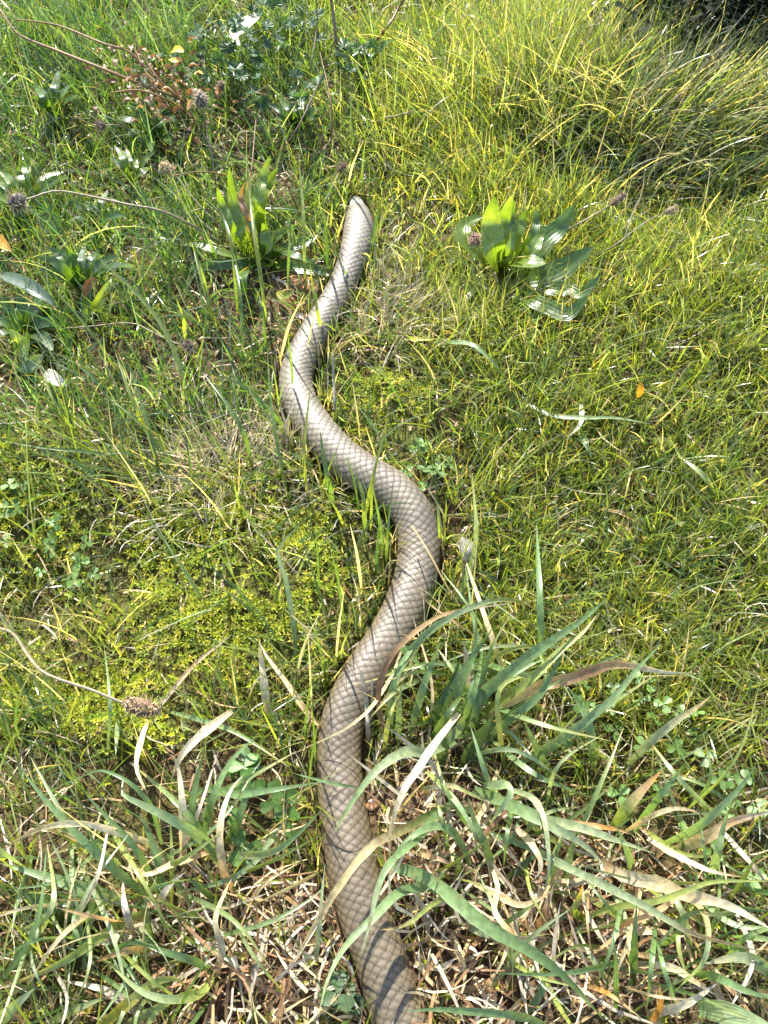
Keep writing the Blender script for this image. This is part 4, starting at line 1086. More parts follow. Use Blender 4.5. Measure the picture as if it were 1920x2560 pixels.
te2 = thing('grass_tuft', gp(830, 1400), 'sparse tall thin blades along the snake\'s left side, shading its back', 'grass tuft', 'thin grass tufts')
for (bu, bv, du, dv) in ((770, 905, 22, -150), (735, 1010, -18, -190), (700, 905, 60, -170), (800, 1500, -12, -190), (860, 1560, -40, -210), (905, 1480, -30, -170), (815, 1700, -60, -200),
                         (780, 1790, -10, -210), (760, 1860, 26, -200), (740, 1700, 60, -170), (770, 1990, 30, -200), (790, 1930, -10, -170), (840, 1660, 20, -180), (900, 1290, -40, -170),
                         (960, 1400, -30, -190), (940, 1440, 10, -150), (870, 720, -50, -130), (930, 640, 30, -170), (870, 470, 40, -120), (905, 470, 10, -130), (820, 690, -10, -160)):
  w_ = random.uniform(6, 10)
  for jit in range(1):
    bu += jit * random.uniform(-22, 22); bv += jit * random.uniform(-45, 45)
    draw_blade(te2, lambda x, y: (x, y), [(bu, bv), (bu + du * 0.35, bv + dv * 0.5), (bu + du, bv + dv)], w_, random.choice((GREEN, GREEN, DEEP, GREY, mixc(LIME, GREEN, 0.7))),
               (0.0, 0.06, 0.11), M_GRASS, zoom=1.0, n=10, roll=random.uniform(-0.5, 0.5), fold=0.4)

# ------------------------------------------------------------------ plantains
def plantain(u0, v0, label, leaves, fr, zoom, group='ribwort plantains'):
    t = thing('plantain', gp(u0, v0), label, 'plantain', group)
    for L in leaves:
        pts_, w, tint, hs_ = L[:4]
        prof = L[4] if len(L) > 4 else 'lance'
        roll = L[5] if len(L) > 5 else None
        draw_blade(t, fr, pts_, w, tint, hs_, M_LEAF, fold=0.22, prof=prof, rip=0.10, zoom=zoom, name='leaf', n=22, across=7, roll=roll)
    return t
PL, PD = (0.125, 0.180, 0.022), (0.065, 0.115, 0.020)
plantain(*c6(860, 1260), 'leafy plantain rosette standing left of the snake\'s head', [
    ([(870, 1260), (850, 1000), (790, 760), (735, 600)], 170, PD, (0.0, 0.03, 0.06)),
    ([(780, 1230), (640, 950), (560, 660), (508, 280)], 120, PL, (0.0, 0.06, 0.10)),
    ([(700, 1200), (520, 900), (440, 680), (388, 490)], 110, PL, (0.0, 0.06, 0.09)),
    ([(860, 1150), (810, 640), (865, 380), (938, 160)], 120, PL, (0.0, 0.07, 0.10)),
    ([(880, 1150), (830, 680), (920, 450), (1025, 285)], 120, PL, (0.0, 0.06, 0.09)),
    ([(890, 1270), (1150, 1310), (1400, 1350), (1590, 1390)], 130, PD, (0.0, 0.02, 0.012)),
    ([(890, 1200), (960, 1050), (1060, 950), (1210, 905)], 90, PL, (0.0, 0.03, 0.04)),
    ([(830, 1280), (600, 1290), (350, 1300), (50, 1370)], 110, PD, (0.0, 0.02, 0.012)),
    ([(780, 1290), (680, 1360), (640, 1450), (665, 1600)], 150, mixc(PD, BLUE, 0.5), (0.0, 0.03, 0.012), 'spoon'),
    ([(780, 1240), (480, 1180), (200, 1100), (-40, 1080)], 100, PL, (0.0, 0.03, 0.02)),
    ([(900, 1150), (1000, 1130), (1130, 1180), (1280, 1230), (1440, 1310)], 90, PD, (0.0, 0.035, 0.02)),
    ([(800, 1200), (700, 800), (630, 600), (690, 420)], 70, [PD, BROWN, BROWN, BROWN], (0.0, 0.06, 0.09)),
    ([(850, 1260), (900, 1100), (880, 960), (850, 860)], 130, PL, (0.0, 0.04, 0.06)),
    ([(860, 1280), (900, 1300), (950, 1290), (960, 1240)], 90, PL, (0.0, 0.02, 0.025)),
    ([(880, 1250), (1100, 1120), (1300, 1060), (1430, 980)], 110, PD, (0.0, 0.02, 0.02)),
    ([(820, 1250), (760, 950), (700, 700), (730, 420), (800, 350)], 80, [PL, PL, YG, TAN], (0.0, 0.06, 0.09)),
], c6, 4.1475)
plantain(*c5(480, 800), 'big glossy plantain right of the snake in open lawn', [
    ([(480, 800), (445, 560), (430, 350), (455, 140)], 185, [PL, PL, PL, mixc(PL, YG, 0.5), PD], (0.0, 0.07, 0.11), 'lance', 0.1),
    ([(500, 780), (510, 500), (530, 330), (602, 125)], 120, [PD, PL, PL, mixc(PL, YG, 0.6)], (0.0, 0.06, 0.10)),
    ([(490, 760), (580, 710), (700, 690), (880, 690)], 190, PL, (0.0, 0.045, 0.05), 'spoon', 0.5),
    ([(500, 800), (700, 830), (850, 810), (1020, 740), (1270, 555)], 200, PD, (0.0, 0.03, 0.045), 'lance', 0.0),
    ([(540, 760), (760, 640), (880, 490), (1000, 390), (1115, 205)], 180, PD, (0.0, 0.04, 0.07), 'lance', 0.0),
    ([(500, 820), (760, 1000), (900, 1060), (1040, 1120), (1130, 1060), (1235, 955)], 150, PD, (0.0, 0.03, 0.05), 'lance', 0.0),
    ([(500, 810), (900, 900), (1060, 910), (1180, 940), (1335, 785)], 130, PD, (0.0, 0.025, 0.05), 'lance', 0.0),
    ([(480, 830), (620, 1010), (640, 960), (635, 885)], 60, PL, (0.0, 0.02, 0.04)),
    ([(470, 790), (350, 650), (200, 490), (210, 360), (365, 300)], 130, PL, (0.0, 0.05, 0.06)),
    ([(460, 810), (350, 860), (240, 910), (100, 1070)], 130, PD, (0.0, 0.02, 0.012)),
    ([(500, 770), (560, 620), (620, 425)], 90, PL, (0.0, 0.05, 0.07)),
    ([(520, 770), (620, 480), (690, 330), (740, 235)], 110, PL, (0.0, 0.05, 0.08)),
    ([(540, 760), (760, 480), (800, 340), (795, 225)], 80, PD, (0.0, 0.05, 0.07), 'lance', 0.0),
    ([(540, 760), (740, 600), (830, 470), (870, 400)], 110, [PD, PL, PL], (0.0, 0.05, 0.06)),
    ([(520, 760), (560, 500), (590, 300), (605, 150)], 80, PD, (0.0, 0.05, 0.08), 'lance', 0.0),
    ([(470, 820), (500, 1010), (560, 1080)], 80, PD, (0.0, 0.02, 0.015)),
], c5, 3.318)

def rosette(u0, v0, label, n, L, w, az0=0.0, spread=2 * math.pi, tint=PL, hmax=0.05, group='ribwort plantains'):
    t = thing('plantain', gp(u0, v0), label, 'plantain', group)
    for k in range(n):
        a = az0 + spread * (k + random.uniform(-0.3, 0.3)) / n
        l = L * random.uniform(0.7, 1.15)
        q = [(u0, v0), (u0 + 0.35 * l * math.cos(a), v0 - 0.35 * l * math.sin(a) - 0.25 * l), (u0 + 0.7 * l * math.cos(a), v0 - 0.6 * l * math.sin(a) - 0.35 * l), (u0 + l * math.cos(a), v0 - 0.85 * l * math.sin(a) - 0.3 * l)]
        c = tuple(np.array(tint) * random.uniform(0.8, 1.2))
        draw_blade(t, lambda x, y: (x, y), q, w * random.uniform(0.8, 1.1), c, (0.0, hmax * random.uniform(0.5, 1), hmax * random.uniform(0.5, 1.2)), M_LEAF, fold=0.25, prof='lance', rip=0.1, zoom=1.0, name='leaf', n=16, across=5)
    return t
rosette(60, 520, 'plantain with upright leaves at the left edge beside a grey seed head', 9, 110, 26, 0.3, 3.4)
rosette(240, 560, 'low plantain half hidden in grass between the left seed heads', 7, 80, 20, 0.0, 6.28, PD, 0.03)
rosette(60, 830, 'dark flat-leaved plantain at the left edge above the dark hollow', 8, 120, 30, 0.0, 6.28, PD, 0.03)
rosette(900, 190, 'narrow-leaved plantain behind the snake\'s head near the brown stalks', 7, 110, 20, 0.6, 2.2, PD, 0.07)
rosette(130, 290, 'dark plantain among grass below the long brown stalk', 6, 90, 24, 0.4, 2.8, PD, 0.05)
rosette(370, 330, 'dark low plantain under the rusty weed beside its seed head', 8, 90, 26, 0.0, 6.28, PD, 0.03)
rosette(740, 330, 'dark leafy plantain between the lobed weeds and the left plantain', 8, 85, 22, 0.2, 3.2, PD, 0.045)
rosette(200, 720, 'spreading plantain with long leaves left of the reddish dead leaf', 8, 120, 26, 0.2, 3.4, PD, 0.05)
rosette(330, 460, 'narrow plantain just below the pale cream seed head', 6, 80, 18, 0.5, 2.4, PL, 0.05)
rosette(150, 2330, 'broad dark leaves under the left tuft in the lower left corner', 5, 110, 50, 0.2, 3.0, PD, 0.03)

# ------------------------------------------------------------------ seed heads
def seed_head(fr, stem, rad_px, length_px, label, tint=(0.24, 0.17, 0.11), zoom=1.728, hs=(0.005, 0.06, 0.05), stem_w=9, stem_c=(0.25, 0.20, 0.12)):
    """stem: path from the root to the head"""
    P = catmull(lift(fr, stem, *hs), 24)
    P = keep_off_snake(P, 0.004)
    t = thing('seed_head', P[0], label, 'seed head', 'dry plantain seed heads')
    d = dist_of(P[-1]); r = rad_px / zoom * d / FOC; ln = length_px / zoom * d / FOC
    sw = stem_w / zoom * d / FOC * 0.5
    V, Q, C = tube(P, [sw, sw * 0.9, sw * 0.8], stem_c, 24, 6)
    b = Bag(); b.add(V, Q, None, C); link('stem', b.mesh('stem'), M_STRAW, t)
    ax = P[-1] - P[-4]; ax /= np.linalg.norm(ax)
    s1 = np.cross(ax, (0, 0, 1.0)); s1 /= np.linalg.norm(s1); s2 = np.cross(ax, s1)
    b = Bag()
    core = [P[-1] - ax * ln * 0.45, P[-1] - ax * ln * 0.2, P[-1] + ax * ln * 0.15, P[-1] + ax * ln * 0.45]
    V, Q, C = tube(core, [r * 0.35, r * 0.72, r * 0.7, r * 0.2], np.array(tint) * 0.6, 10, 10); b.add(V, Q, None, C)
    m = 240
    for k in range(m):
        f = random.random(); a = random.uniform(0, 6.283)
        prof = math.sqrt(max(0.06, 1 - (2 * f - 1) ** 2)) * 0.74 + 0.05
        dirn = s1 * math.cos(a) + s2 * math.sin(a)
        p0 = P[-1] + ax * ln * (f - 0.5) * 0.95 + dirn * r * prof * 0.72
        p1 = p0 + dirn * r * random.uniform(0.1, 0.5) + ax * ln * random.uniform(-0.03, 0.10) + s1 * r * random.uniform(-.2, .2) + s2 * r * random.uniform(-.2, .2)
        side = np.cross(dirn, ax) * r * random.uniform(0.06, 0.16)
        c = np.array(tint) * random.uniform(0.6, 1.9)
        b.add([p0 - side, p0 + side, p1 + side * 0.5, p1 - side * 0.5, (p0 + p1) / 2 + dirn * r * 0.08], None, [(0, 1, 4), (1, 2, 4), (2, 3, 4), (3, 0, 4)], c)
    link('head', b.mesh('head', False), M_SEED, t)
    b = Bag()
    for k in range(60):                                  # hair-fine dry stamens
        a = random.uniform(0, 6.28); f = random.uniform(-0.4, 0.45)
        dirn = s1 * math.cos(a) + s2 * math.sin(a)
        p0 = P[-1] + ax * ln * f + dirn * r * 0.6; p1 = p0 + dirn * r * random.uniform(0.5, 0.9) + ax * r * random.uniform(-.3, .3)
        V, Q, C = tube([p0, (p0 + p1) / 2 + ax * r * 0.1, p1], [r * 0.03, r * 0.02], STRAW, 3, 3); b.add(V, Q, None, C)
    o = link('stamens', b.mesh('stamens'), M_STRAW, t, kind='stuff')
    return t
seed_head(r5, [(-120, 480), (0, 505), (60, 530), (120, 620), (200, 700), (400, 770), (520, 820), (610, 842)], 50, 170, 'large tan seed head on a curved stem over the moss', (0.30, 0.20, 0.12), hs=(0.01, 0.08, 0.075), stem_w=17)
seed_head(r1, [(1000, 1080), (860, 990), (700, 912), (560, 885), (400, 850), (240, 825), (130, 858), (75, 868)], 46, 80, 'grey seed head at the left edge on a long arching stem', (0.26, 0.22, 0.18), stem_w=11, hs=(0.005, 0.09, 0.09))
seed_head(r1, [(940, 860), (920, 700), (885, 520), (868, 432)], 32, 66, 'grey seed head upright among rusty brown weeds', (0.20, 0.16, 0.12), stem_w=7, hs=(0.0, 0.06, 0.10))
seed_head(r1, [(1020, 1050), (930, 960), (830, 850), (750, 745), (722, 728)], 28, 70, 'pale cream seed head on a thin leaning stem', (0.48, 0.38, 0.22), stem_w=6, hs=(0.0, 0.06, 0.08))
seed_head(r1, [(560, 560), (500, 540), (435, 542)], 22, 46, 'small dark seed head in the grass below the brown stalk', (0.15, 0.11, 0.09), stem_w=6, hs=(0.02, 0.06, 0.06))
seed_head(r1, [(1380, 940), (1400, 880), (1440, 800), (1476, 725)], 24, 50, 'small brown seed head just behind the snake\'s head', (0.22, 0.15, 0.11), stem_w=7, hs=(0.0, 0.02, 0.025))
seed_head(r3, [(200, 320), (380, 305), (560, 290), (650, 325), (740, 370), (808, 388)], 26, 52, 'small round seed head left of the snake on a wiry stem', (0.24, 0.17, 0.13), stem_w=7, hs=(0.01, 0.04, 0.05))
seed_head(r2, [(700, 1040), (830, 972), (930, 915), (1012, 862)], 22, 80, 'narrow tan seed head right of the big plantain', (0.28, 0.20, 0.13), stem_w=8, hs=(0.01, 0.05, 0.07))
seed_head(r2, [(900, 1120), (1010, 1050), (1130, 960), (1240, 908)], 18, 66, 'pale narrow seed head furthest to the right in the lawn', (0.40, 0.31, 0.18), stem_w=7, hs=(0.01, 0.05, 0.07))
seed_head(c5, [(400, 760), (360, 660), (320, 560), (290, 495)], 52, 120, 'brown seed head beside the upright leaf of the big plantain', (0.22, 0.13, 0.09), zoom=3.318, stem_w=14, hs=(0.0, 0.04, 0.06))
seed_head(r1, [(990, 520), (975, 440), (955, 370)], 18, 36, 'tiny dark seed head beside the blue-green weeds', (0.14, 0.09, 0.07), stem_w=5, hs=(0.0, 0.05, 0.07))

# ------------------------------------------------------------------ rust-brown dead weed
dw = thing('dead_weed', gp(*r1(820, 520)), 'rusty brown dead weed with long bare stalks at the upper left', 'weed')
for st, w in (([(820, 520), (800, 440), (620, 370), (450, 300), (250, 220), (80, 150), (20, 70), (-30, 0)], 13), ([(780, 470), (660, 330), (560, 225), (450, 190), (250, 110), (70, 85)], 10), ([(830, 470), (720, 380), (640, 280), (590, 190), (570, 130)], 9),
              ([(820, 500), (720, 430), (600, 390), (480, 400)], 9), ([(820, 520), (760, 400), (740, 300), (770, 280)], 7), ([(820, 500), (880, 400), (800, 320)], 7)):
    P = catmull(lift(r1, st, 0.0, 0.09, 0.12), 20); d = dist_of(P[8])
    rad = w / 1.728 * d / FOC * 0.5
    V, Q, C = tube(P, [rad, rad, rad * 0.6], mixc(RUST, TAN, 0.3), 20, 6); b = Bag(); b.add(V, Q, None, C); link('stalk', b.mesh('stalk'), M_STRAW, dw)
b = Bag()
for k in range(170):
    f = random.random(); sx = random.gauss(690, 135); sy = random.gauss(370, 85) + 0.25 * (sx - 690)
    p0 = gp(*r1(sx, sy), random.uniform(0.01, 0.09)); a = random.uniform(0, 6.28); l = random.uniform(0.006, 0.016)
    dv = np.array((math.cos(a), math.sin(a), random.uniform(-0.5, 0.5))) * l
    V, Q, C, U = ribbon([p0, p0 + dv * 0.5 + (0, 0, l * 0.3), p0 + dv], l * 0.45, np.array(random.choice((RUST, BROWN, BROWN, TAN, (0.26, 0.13, 0.05)))) * random.uniform(0.6, 1.4), n=5, prof='lance', fold=0.5, roll=random.uniform(-1, 1), seed=k)
    b.add(V, Q, None, C, U)
link('withered_leaves', b.mesh('withered_leaves'), M_DRY, dw, kind='stuff')

# thin brown dead stems tangled through the weeds
for k, (a, b_, c_, w_, lab) in enumerate((((560, 640), (620, 470), (640, 300), 6, 'thin brown stem rising left of the left plantain'), ((760, 560), (700, 440), (590, 380), 5, 'thin brown stem bent over behind the left plantain'),
        ((480, 330), (400, 240), (330, 110), 5, 'thin brown stem standing left of the yellow leaves'), ((820, 420), (830, 280), (800, 130), 6, 'thin brown stem between the lobed weeds and upper plantain'),
        ((180, 480), (120, 380), (60, 330), 5, 'thin brown stem leaning at the far left above the grey seed head'), ((640, 460), (520, 430), (430, 440), 5, 'thin brown stem lying under the cream seed head'))):
    P = catmull(lift(lambda x, y: (x, y), [a, b_, c_], 0.0, 0.07, 0.09), 14)
    rad = w_ * dist_of(P[6]) / FOC * 0.5
    V, Q, C = tube(P, [rad, rad * 0.8, rad * 0.5], mixc(BROWN, RUST, 0.5), 14, 5); b = Bag(); b.add(V, Q, None, C)
    link('brown_stalk', b.mesh('brown_stalk'), M_STRAW, label=lab, cat='stalk', origin=tuple(float(q) for q in P[0]), group='thin brown stems among the weeds')

# ------------------------------------------------------------------ blue-green lobed weeds
def lobed_leaf(c, az, size, tilt, tint):
    """a small palmate leaf: seven wedge lobes round a centre"""
    V, T = [np.zeros(3)], []
    L = 7
    pts_ = []
    for k in range(L):
        a0 = -2.5 + 5.0 * k / L; a1 = -2.5 + 5.0 * (k + 1) / L; am = (a0 + a1) / 2
        for (aa, rr_) in ((a0, 0.62), (a0 * 0.8 + am * 0.2, 0.88), (am - 0.10, 0.80), (am, 1.0), (am + 0.10, 0.82), (a1 * 0.8 + am * 0.2, 0.9)):
            rr_ = rr_ * random.uniform(0.8, 1.15)
            pts_.append((math.cos(aa) * rr_, math.sin(aa) * rr_))
    pts_.append((math.cos(2.5) * 0.55, math.sin(2.5) * 0.55))
    for q, (a, b_) in enumerate(pts_):
        r_ = math.hypot(a, b_)
        V.append(np.array((a, b_, 0.30 * r_ * r_ + random.uniform(-.10, .10))))
    T = [(0, q, q + 1) for q in range(1, len(pts_))]
    V = np.array(V) * size
    ct, st = math.cos(tilt), math.sin(tilt)
    V = np.stack([V[:, 0] * ct - V[:, 2] * st, V[:, 1], V[:, 0] * st + V[:, 2] * ct], 1)
    ca, sa = math.cos(az), math.sin(az)
    V = np.stack([V[:, 0] * ca - V[:, 1] * sa, V[:, 0] * sa + V[:, 1] * ca, V[:, 2]], 1) + c
    return V, T, np.tile(np.asarray(tint), (len(V), 1)) * np.concatenate([[0.8], np.full(len(V) - 1, 1.0)])[:, None]

def lobed_weed(u0, v0, n, label, spread=0.05):
    c = gp(u0, v0)
    t = thing('lobed_weed', c, label, 'weed', 'blue-green lobed weeds')
    for k in range(n):
        a = random.uniform(0, 6.28); d = spread * math.sqrt(random.random())
        p = np.array((c[0] + d * math.cos(a), c[1] + d * math.sin(a), 0)); p[2] = float(ground_z(p[0], p[1])) + random.uniform(0.03, 0.075)
        b = Bag()
        V, Q, C = tube([c, (c + p) / 2 + (0, 0, 0.01), p], [0.0006, 0.0005], GREEN, 6, 4); b.add(V, Q, None, C)
        V, T, C = lobed_leaf(p, a + random.uniform(-.6, .6), random.uniform(0.006, 0.014), random.uniform(-0.9, 1.1), np.array((0.062, 0.118, 0.040)) * random.uniform(0.75, 1.25))
        b.add(V, None, T, C)
        link('leaf', b.mesh('leaf', False), M_WEED, t)
lobed_weed(*r1(1060, 320), 26, 'largest blue-green lobed weed right of the rusty stalks', 0.06)
lobed_weed(*r1(1010, 490), 20, 'blue-green lobed weed below the rusty stalks', 0.05)
lobed_weed(*r1(1230, 240), 20, 'blue-green lobed weed near the top by the brown stems', 0.06)
lobed_weed(*r1(1310, 600), 9, 'small pale lobed weed behind the snake\'s head', 0.025)
lobed_weed(*r1(1560, 420), 10, 'small lobed weed under the upper narrow plantain', 0.03)
lobed_weed(*r1(700, 470), 9, 'few-leaved lobed weed tangled in the rusty stalks', 0.035)

# ------------------------------------------------------------------ clover
def clover(u0, v0, n, label, spread=0.03, size=0.0055, tint=(0.10, 0.18, 0.035)):
    c = gp(u0, v0)
    t = thing('clover', c, label, 'clover', 'clover patches')
    for k in range(n):
        a = random.uniform(0, 6.28); d = spread * math.sqrt(random.random())
        p = np.array((c[0] + d * math.cos(a), c[1] + d * math.sin(a), 0)); p[2] = float(ground_z(p[0], p[1])) + random.uniform(0.012, 0.03)
        b = Bag()
        V, Q, C = tube([(p[0] * 0.8 + c[0] * 0.2, p[1] * 0.8 + c[1] * 0.2, float(ground_z(p[0], p[1]))), p], [0.0005, 0.0004], LIME, 4, 4); b.add(V, Q, None, C)
        s = size * random.uniform(0.7, 1.25); a0 = random.uniform(0, 6.28); cc = np.array(tint) * random.uniform(0.75, 1.3); nrm = np.array((random.gauss(0, .3), random.gauss(0, .3), 1.0))
        for q in range(3):
            aa = a0 + q * 2.094
            dv = np.array((math.cos(aa), math.sin(aa), 0)); dv = dv - nrm * (dv @ nrm) / (nrm @ nrm)
            sv = np.cross(nrm, dv); sv /= np.linalg.norm(sv)
            out_ = [p] + [p + s * (dv * x_ + sv * y_ + np.array((0, 0, z_))) for x_, y_, z_ in ((0.5, 0.42, .12), (0.95, 0.62, .16), (1.35, 0.5, .12), (1.42, 0.18, .02), (1.34, 0, -.02), (1.42, -0.18, .02), (1.35, -0.5, .12), (0.95, -0.62, .16), (0.5, -0.42, .12))] + [p + s * dv * 0.75]
            m = len(out_) - 1
            T = [(m, z, z + 1) for z in range(0, m - 1)] + [(m, m - 1, 0)]
            b.add(out_, None, T, cc)
        link('leaf', b.mesh('leaf'), M_WEED, t)
clover(1580, 1860, 22, 'clover patch in the lawn right of the broad tuft', 0.06)
clover(1850, 2080, 16, 'clover patch at the right edge above the corner tuft', 0.05)
clover(60, 1330, 16, 'clover patch at the left edge beside the moss', 0.04)
clover(190, 1430, 10, 'small clover between straw and moss on the left', 0.035)
clover(1035, 1700, 4, 'clover sprig in shade between snake and blue-green tuft', 0.012, 0.007)
clover(640, 2030, 12, 'shaded clover behind the left tuft close to the snake', 0.035, 0.008, (0.08, 0.16, 0.03))
clover(870, 2480, 3, 'single dark clover leaf touching the snake at the bottom', 0.008, 0.010, (0.05, 0.09, 0.03))
clover(1060, 1190, 8, 'small clover in the shaded gap right of the snake', 0.03)

# ------------------------------------------------------------------ loose dead leaves and stalks
def loose_leaf(fr, pts_, w, tint, label, hs=(0.012, 0.02, 0.015), zoom=1.728, cat='dead leaf', name='dead_leaf', mat=None, prof='lance'):
    P = lift(fr, pts_, *hs); P = catmull(P, 12); P = keep_off_snake(P)
    V, Q, C, U = ribbon(P, w / zoom * dist_of(P[5]) / FOC, tint, across=5, fold=0.35, n=12, prof=prof, rip=0.25, seed=random.randint(0, 99), roll=random.uniform(-0.3, 0.3))
    o = link(name, raw_mesh(name, V, Q, None, C, U), mat or M_DRY, label=label, cat=cat, origin=tuple(float(c) for c in P[5]))
    return o
loose_leaf(r1, [(1120, 60), (1060, 110), (1010, 160), (1040, 200)], 60, (0.55, 0.50, 0.40), 'bleached white dead leaf near the top edge', (0.03, 0.05, 0.05))
loose_leaf(r3, [(200, 500), (235, 530), (290, 560)], 60, (0.72, 0.66, 0.58), 'pale dead leaf in the dark hollow at the left', (0.012, 0.025, 0.02))
loose_leaf(r6, [(340, 110), (360, 170), (400, 230)], 70, (0.16, 0.16, 0.12), 'grey withered leaf right of the snake beside tall grass', (0.02, 0.03, 0.02))
loose_leaf(r4 := (lambda x, y: (960 + x / 1.728, 640 + y / 1.728)), [(1100, 610), (1107, 575), (1112, 545)], 30, (0.62, 0.30, 0.02), 'small bright orange leaf scrap in the right lawn', (0.03, 0.04, 0.045))
loose_leaf(r1, [(740, 225), (765, 215), (795, 225)], 34, (0.60, 0.46, 0.03), 'upper yellow leaf above the rusty weed', (0.08, 0.085, 0.085))
loose_leaf(r1, [(735, 255), (755, 262), (780, 262)], 30, (0.60, 0.46, 0.04), 'lower yellow leaf above the rusty weed', (0.07, 0.08, 0.075))
loose_leaf(r1, [(-20, 1020), (20, 1060), (50, 1085)], 50, (0.45, 0.22, 0.03), 'orange-brown dead leaf at the left edge', (0.02, 0.03, 0.03))
loose_leaf(r3, [(60, 420), (80, 370), (40, 315)], 60, YG, 'yellowing curled leaf standing at the left edge', (0.01, 0.04, 0.05), mat=M_LEAF)
loose_leaf(r3, [(60, 440), (120, 470), (190, 430)], 70, (0.16, 0.22, 0.10), 'pale curled leaf below the yellowing leaf', (0.01, 0.02, 0.03), mat=M_LEAF)
loose_leaf(r3, [(360, 180), (385, 130), (410, 90)], 40, (0.30, 0.10, 0.03), 'reddish dead leaf standing in grass at the left', (0.02, 0.03, 0.04))
loose_leaf(r3, [(380, 250), (430, 200), (480, 100)], 46, (0.20, 0.24, 0.03), 'yellow-green leaf leaning beside the reddish one', (0.01, 0.04, 0.06), mat=M_LEAF)
loose_leaf(r3, [(0, 80), (110, 120), (190, 170), (250, 220)], 56, (0.16, 0.20, 0.14), 'long silvery leaf lying at the left edge', (0.02, 0.04, 0.03), mat=M_LEAF)
loose_leaf(c6, [(1010, 1570), (1080, 1620), (1180, 1560)], 90, (0.22, 0.24, 0.03), 'curled yellow-green leaf on bare soil left of the neck', (0.01, 0.015, 0.02), 4.1475, mat=M_LEAF)
loose_leaf(c6, [(1190, 1830), (1250, 1820), (1320, 1860)], 60, (0.60, 0.44, 0.34), 'pinkish dead leaf scrap touching the snake\'s left side', (0.008, 0.012, 0.01), 4.1475)
loose_leaf(c4, [(560, 400), (600, 375), (640, 400)], 60, (0.50, 0.26, 0.14), 'orange-brown leaf scrap at the snake\'s right side', (0.03, 0.04, 0.035), 3.3525)
loose_leaf(r4, [(620, 640), (720, 690), (860, 700), (1000, 700), (1150, 725)], 26, mixc(BLUE, PALEG, 0.4), 'single broad blue-green blade lying in the right lawn', (0.01, 0.035, 0.03), mat=M_BLADE, cat='grass blade', name='wide_grass', prof='blade')
loose_leaf(r4, [(850, 640), (850, 720), (800, 780)], 26, (0.45, 0.44, 0.30), 'pale folded blade in the middle of the right lawn', (0.02, 0.035, 0.03), cat='grass blade', name='wide_grass', prof='blade')
loose_leaf(r4, [(220, 380), (330, 375), (400, 395), (480, 470), (510, 520)], 28, mixc(BLUE, PALEG, 0.5), 'glossy drooping blade below the big plantain', (0.01, 0.045, 0.02), mat=M_BLADE, cat='grass blade', name='wide_grass', prof='blade')
loose_leaf(r4, [(100, 355), (160, 360), (240, 358)], 24, (0.40, 0.36, 0.04), 'short yellow blade right of the snake\'s neck', (0.02, 0.03, 0.03), cat='grass blade', name='wide_grass', prof='blade')
loose_leaf(r4, [(1430, 1030), (1380, 950), (1270, 860)], 32, (0.22, 0.26, 0.09), 'olive blade bent over near the right edge', (0.01, 0.04, 0.03), mat=M_BLADE, cat='grass blade', name='wide_grass', prof='blade')
loose_leaf(r4, [(840, 740), (870, 810), (900, 880)], 34, mixc(BLUE, PALEG, 0.3), 'short blue-green blade slanting in the right lawn', (0.01, 0.03, 0.02), mat=M_BLADE, cat='grass blade', name='wide_grass', prof='blade')
loose_leaf(r5, [(1280, 620), (1265, 460), (1230, 270), (1200, 160), (1310, 40)], 26, mixc(GREEN, PALEG, 0.4), 'blue-green blade rising from moss beside the snake', (0.005, 0.04, 0.06), mat=M_BLADE, cat='grass blade', name='wide_grass', prof='blade')
loose_leaf(r5, [(1390, 945), (1300, 830), (1240, 740), (1150, 620), (1120, 555)], 28, [TAN, STRAW, GREY], 'tan dead blade leaning against the snake\'s left side', (0.01, 0.025, 0.02), cat='grass blade', name='wide_grass', prof='blade')
loose_leaf(r5, [(1160, 900), (1140, 740), (1128, 640), (1120, 560)], 40, [STRAW, CREAM, STRAW], 'short cream blade upright beside the moss', (0.005, 0.03, 0.05), cat='grass blade', name='wide_grass', prof='blade')
loose_leaf(r5, [(690, 840), (770, 740), (850, 650), (1000, 530)], 22, [GREY, TAN, GREY], 'greyish dead blade lying across the moss', (0.01, 0.02, 0.02), cat='grass blade', name='wide_grass', prof='blade')
loose_leaf(r5, [(640, 900), (610, 990), (590, 1106), (640, 1220)], 30, [STRAW, CREAM, STRAW], 'pale dead blade below the large seed head', (0.01, 0.03, 0.03), cat='grass blade', name='wide_grass', prof='blade')
loose_leaf(r5, [(1000, 860), (860, 970), (780, 1060), (740, 1160)], 44, [STRAW, CREAM, STRAW], 'broad cream blade curving into the left tuft', (0.03, 0.05, 0.03), cat='grass blade', name='wide_grass', prof='blade')
loose_leaf(r5, [(515, 880), (508, 960), (500, 1050)], 34, mixc(BLUE, PALEG, 0.3), 'short blue-green blade under the large seed head', (0.01, 0.03, 0.04), mat=M_BLADE, cat='grass blade', name='wide_grass', prof='blade')

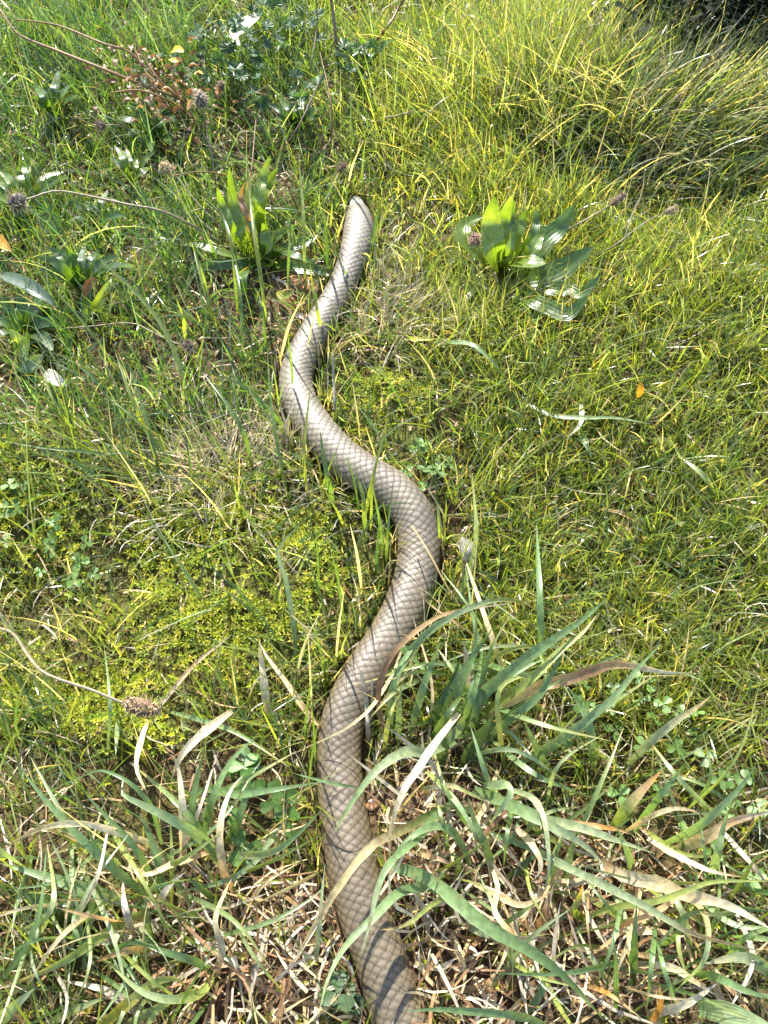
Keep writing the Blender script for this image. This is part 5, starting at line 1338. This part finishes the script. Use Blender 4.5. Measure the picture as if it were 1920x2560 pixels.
def stalk(fr, pts_, w, tint, label, hs, zoom=1.728):
    P = catmull(lift(fr, pts_, *hs), 14); P = keep_off_snake(P, 0.002 + w / zoom * 0.5 * dist_of(P[6]) / FOC)
    rad = w / zoom * dist_of(P[6]) / FOC * 0.5
    V, Q, C = tube(P, [rad, rad * 0.9, rad * 0.7], tint, 14, 6); b = Bag(); b.add(V, Q, None, C)
    o = link('dry_stalk', b.mesh('dry_stalk'), M_STRAW, label=label, cat='stalk', origin=tuple(float(c) for c in P[0]), group='dead grass stalks')
stalk(c2, [(640, 640), (620, 520), (610, 300), (603, 110)], 26, GREY, 'grey dead stalk upright right of the snake\'s upper curve', (0.0, 0.03, 0.06), 3.318)
stalk(c3, [(720, 1960), (705, 1700), (690, 1500), (640, 1180)], 60, [BROWN, GREY, GREY], 'grey-brown dead stalk leaning on the snake\'s right side', (0.0, 0.03, 0.055), 4.1475)
stalk(c3, [(740, 1700), (750, 1450), (745, 1240)], 26, GREY, 'thin grey stalk beside the thicker one on the snake', (0.0, 0.04, 0.055), 4.1475)
stalk(r2, [(-80, 230), (20, 110), (60, 40), (110, -40)], 12, (0.20, 0.10, 0.06), 'thin brown stem slanting at the top middle', (0.01, 0.06, 0.1))
stalk(r1, [(1460, 330), (1450, 150), (1430, 0), (1420, -60)], 16, (0.20, 0.14, 0.10), 'grey-brown upright stem at the top behind the lobed weeds', (0.0, 0.08, 0.14))
stalk(r1, [(1300, 500), (1340, 300), (1370, 100), (1360, -40)], 8, (0.22, 0.14, 0.09), 'thin brown upright stem at the top by the white leaf', (0.0, 0.08, 0.14))
stalk(r1, [(1180, 700), (1280, 560), (1390, 330), (1450, 160)], 7, (0.18, 0.12, 0.09), 'long thin brown stem leaning across the lobed weeds', (0.0, 0.08, 0.14))
stalk(r2, [(0, 510), (60, 500), (130, 480)], 12, (0.25, 0.18, 0.12), 'short brown stalk lying in the lawn behind the snake', (0.03, 0.035, 0.03))
stalk(r6, [(320, 400), (270, 320), (190, 170), (120, 60)], 9, (0.42, 0.30, 0.12), 'tan straw laid across the snake\'s right bend', (0.04, 0.07, 0.05))

# ------------------------------------------------------------------ shrub added to make the top right corner dark
def shrub(x0, y0, label, w=0.25, h=0.24):
    z0 = float(ground_z(x0, y0))
    t = thing('added_dark_shrub', (x0, y0, z0), label, 'shrub')
    b = Bag()
    tips = []
    for k in range(22):
        a = random.uniform(0, 6.28); r_ = w * math.sqrt(random.random())
        tip = np.array((x0 + r_ * math.cos(a), y0 + r_ * 0.8 * math.sin(a), z0 + h * random.uniform(0.45, 1.0) * (1 - 0.4 * (r_ / w) ** 2)))
        base = np.array((x0, y0, z0)); mid = base * 0.5 + tip * 0.5 + np.array((0, 0, 0.04))
        V, Q, C = tube([base, mid, tip], [0.005, 0.003, 0.0012], (0.06, 0.04, 0.03), 8, 5); b.add(V, Q, None, C)
        tips.append((base, mid, tip))
    link('twigs', b.mesh('twigs'), M_STRAW, t)
    b = Bag()
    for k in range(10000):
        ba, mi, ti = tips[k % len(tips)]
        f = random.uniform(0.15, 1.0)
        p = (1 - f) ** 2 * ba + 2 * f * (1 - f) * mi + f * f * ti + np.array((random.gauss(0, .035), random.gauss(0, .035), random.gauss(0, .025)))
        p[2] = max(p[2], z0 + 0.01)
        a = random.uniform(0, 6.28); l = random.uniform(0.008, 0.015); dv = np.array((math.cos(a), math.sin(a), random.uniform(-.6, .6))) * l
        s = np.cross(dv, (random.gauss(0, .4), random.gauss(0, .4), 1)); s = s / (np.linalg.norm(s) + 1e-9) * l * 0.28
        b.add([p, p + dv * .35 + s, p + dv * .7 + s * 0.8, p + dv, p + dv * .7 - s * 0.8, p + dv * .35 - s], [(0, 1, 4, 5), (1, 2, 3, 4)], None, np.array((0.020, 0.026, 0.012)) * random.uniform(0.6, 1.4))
    link('foliage', b.mesh('foliage', False), M_ADDED_SHRUB, t, kind='stuff')
shx, shy = plane_pt(1850, 110)
shrub(shx, shy, 'dark shrub added to shade the top right corner')
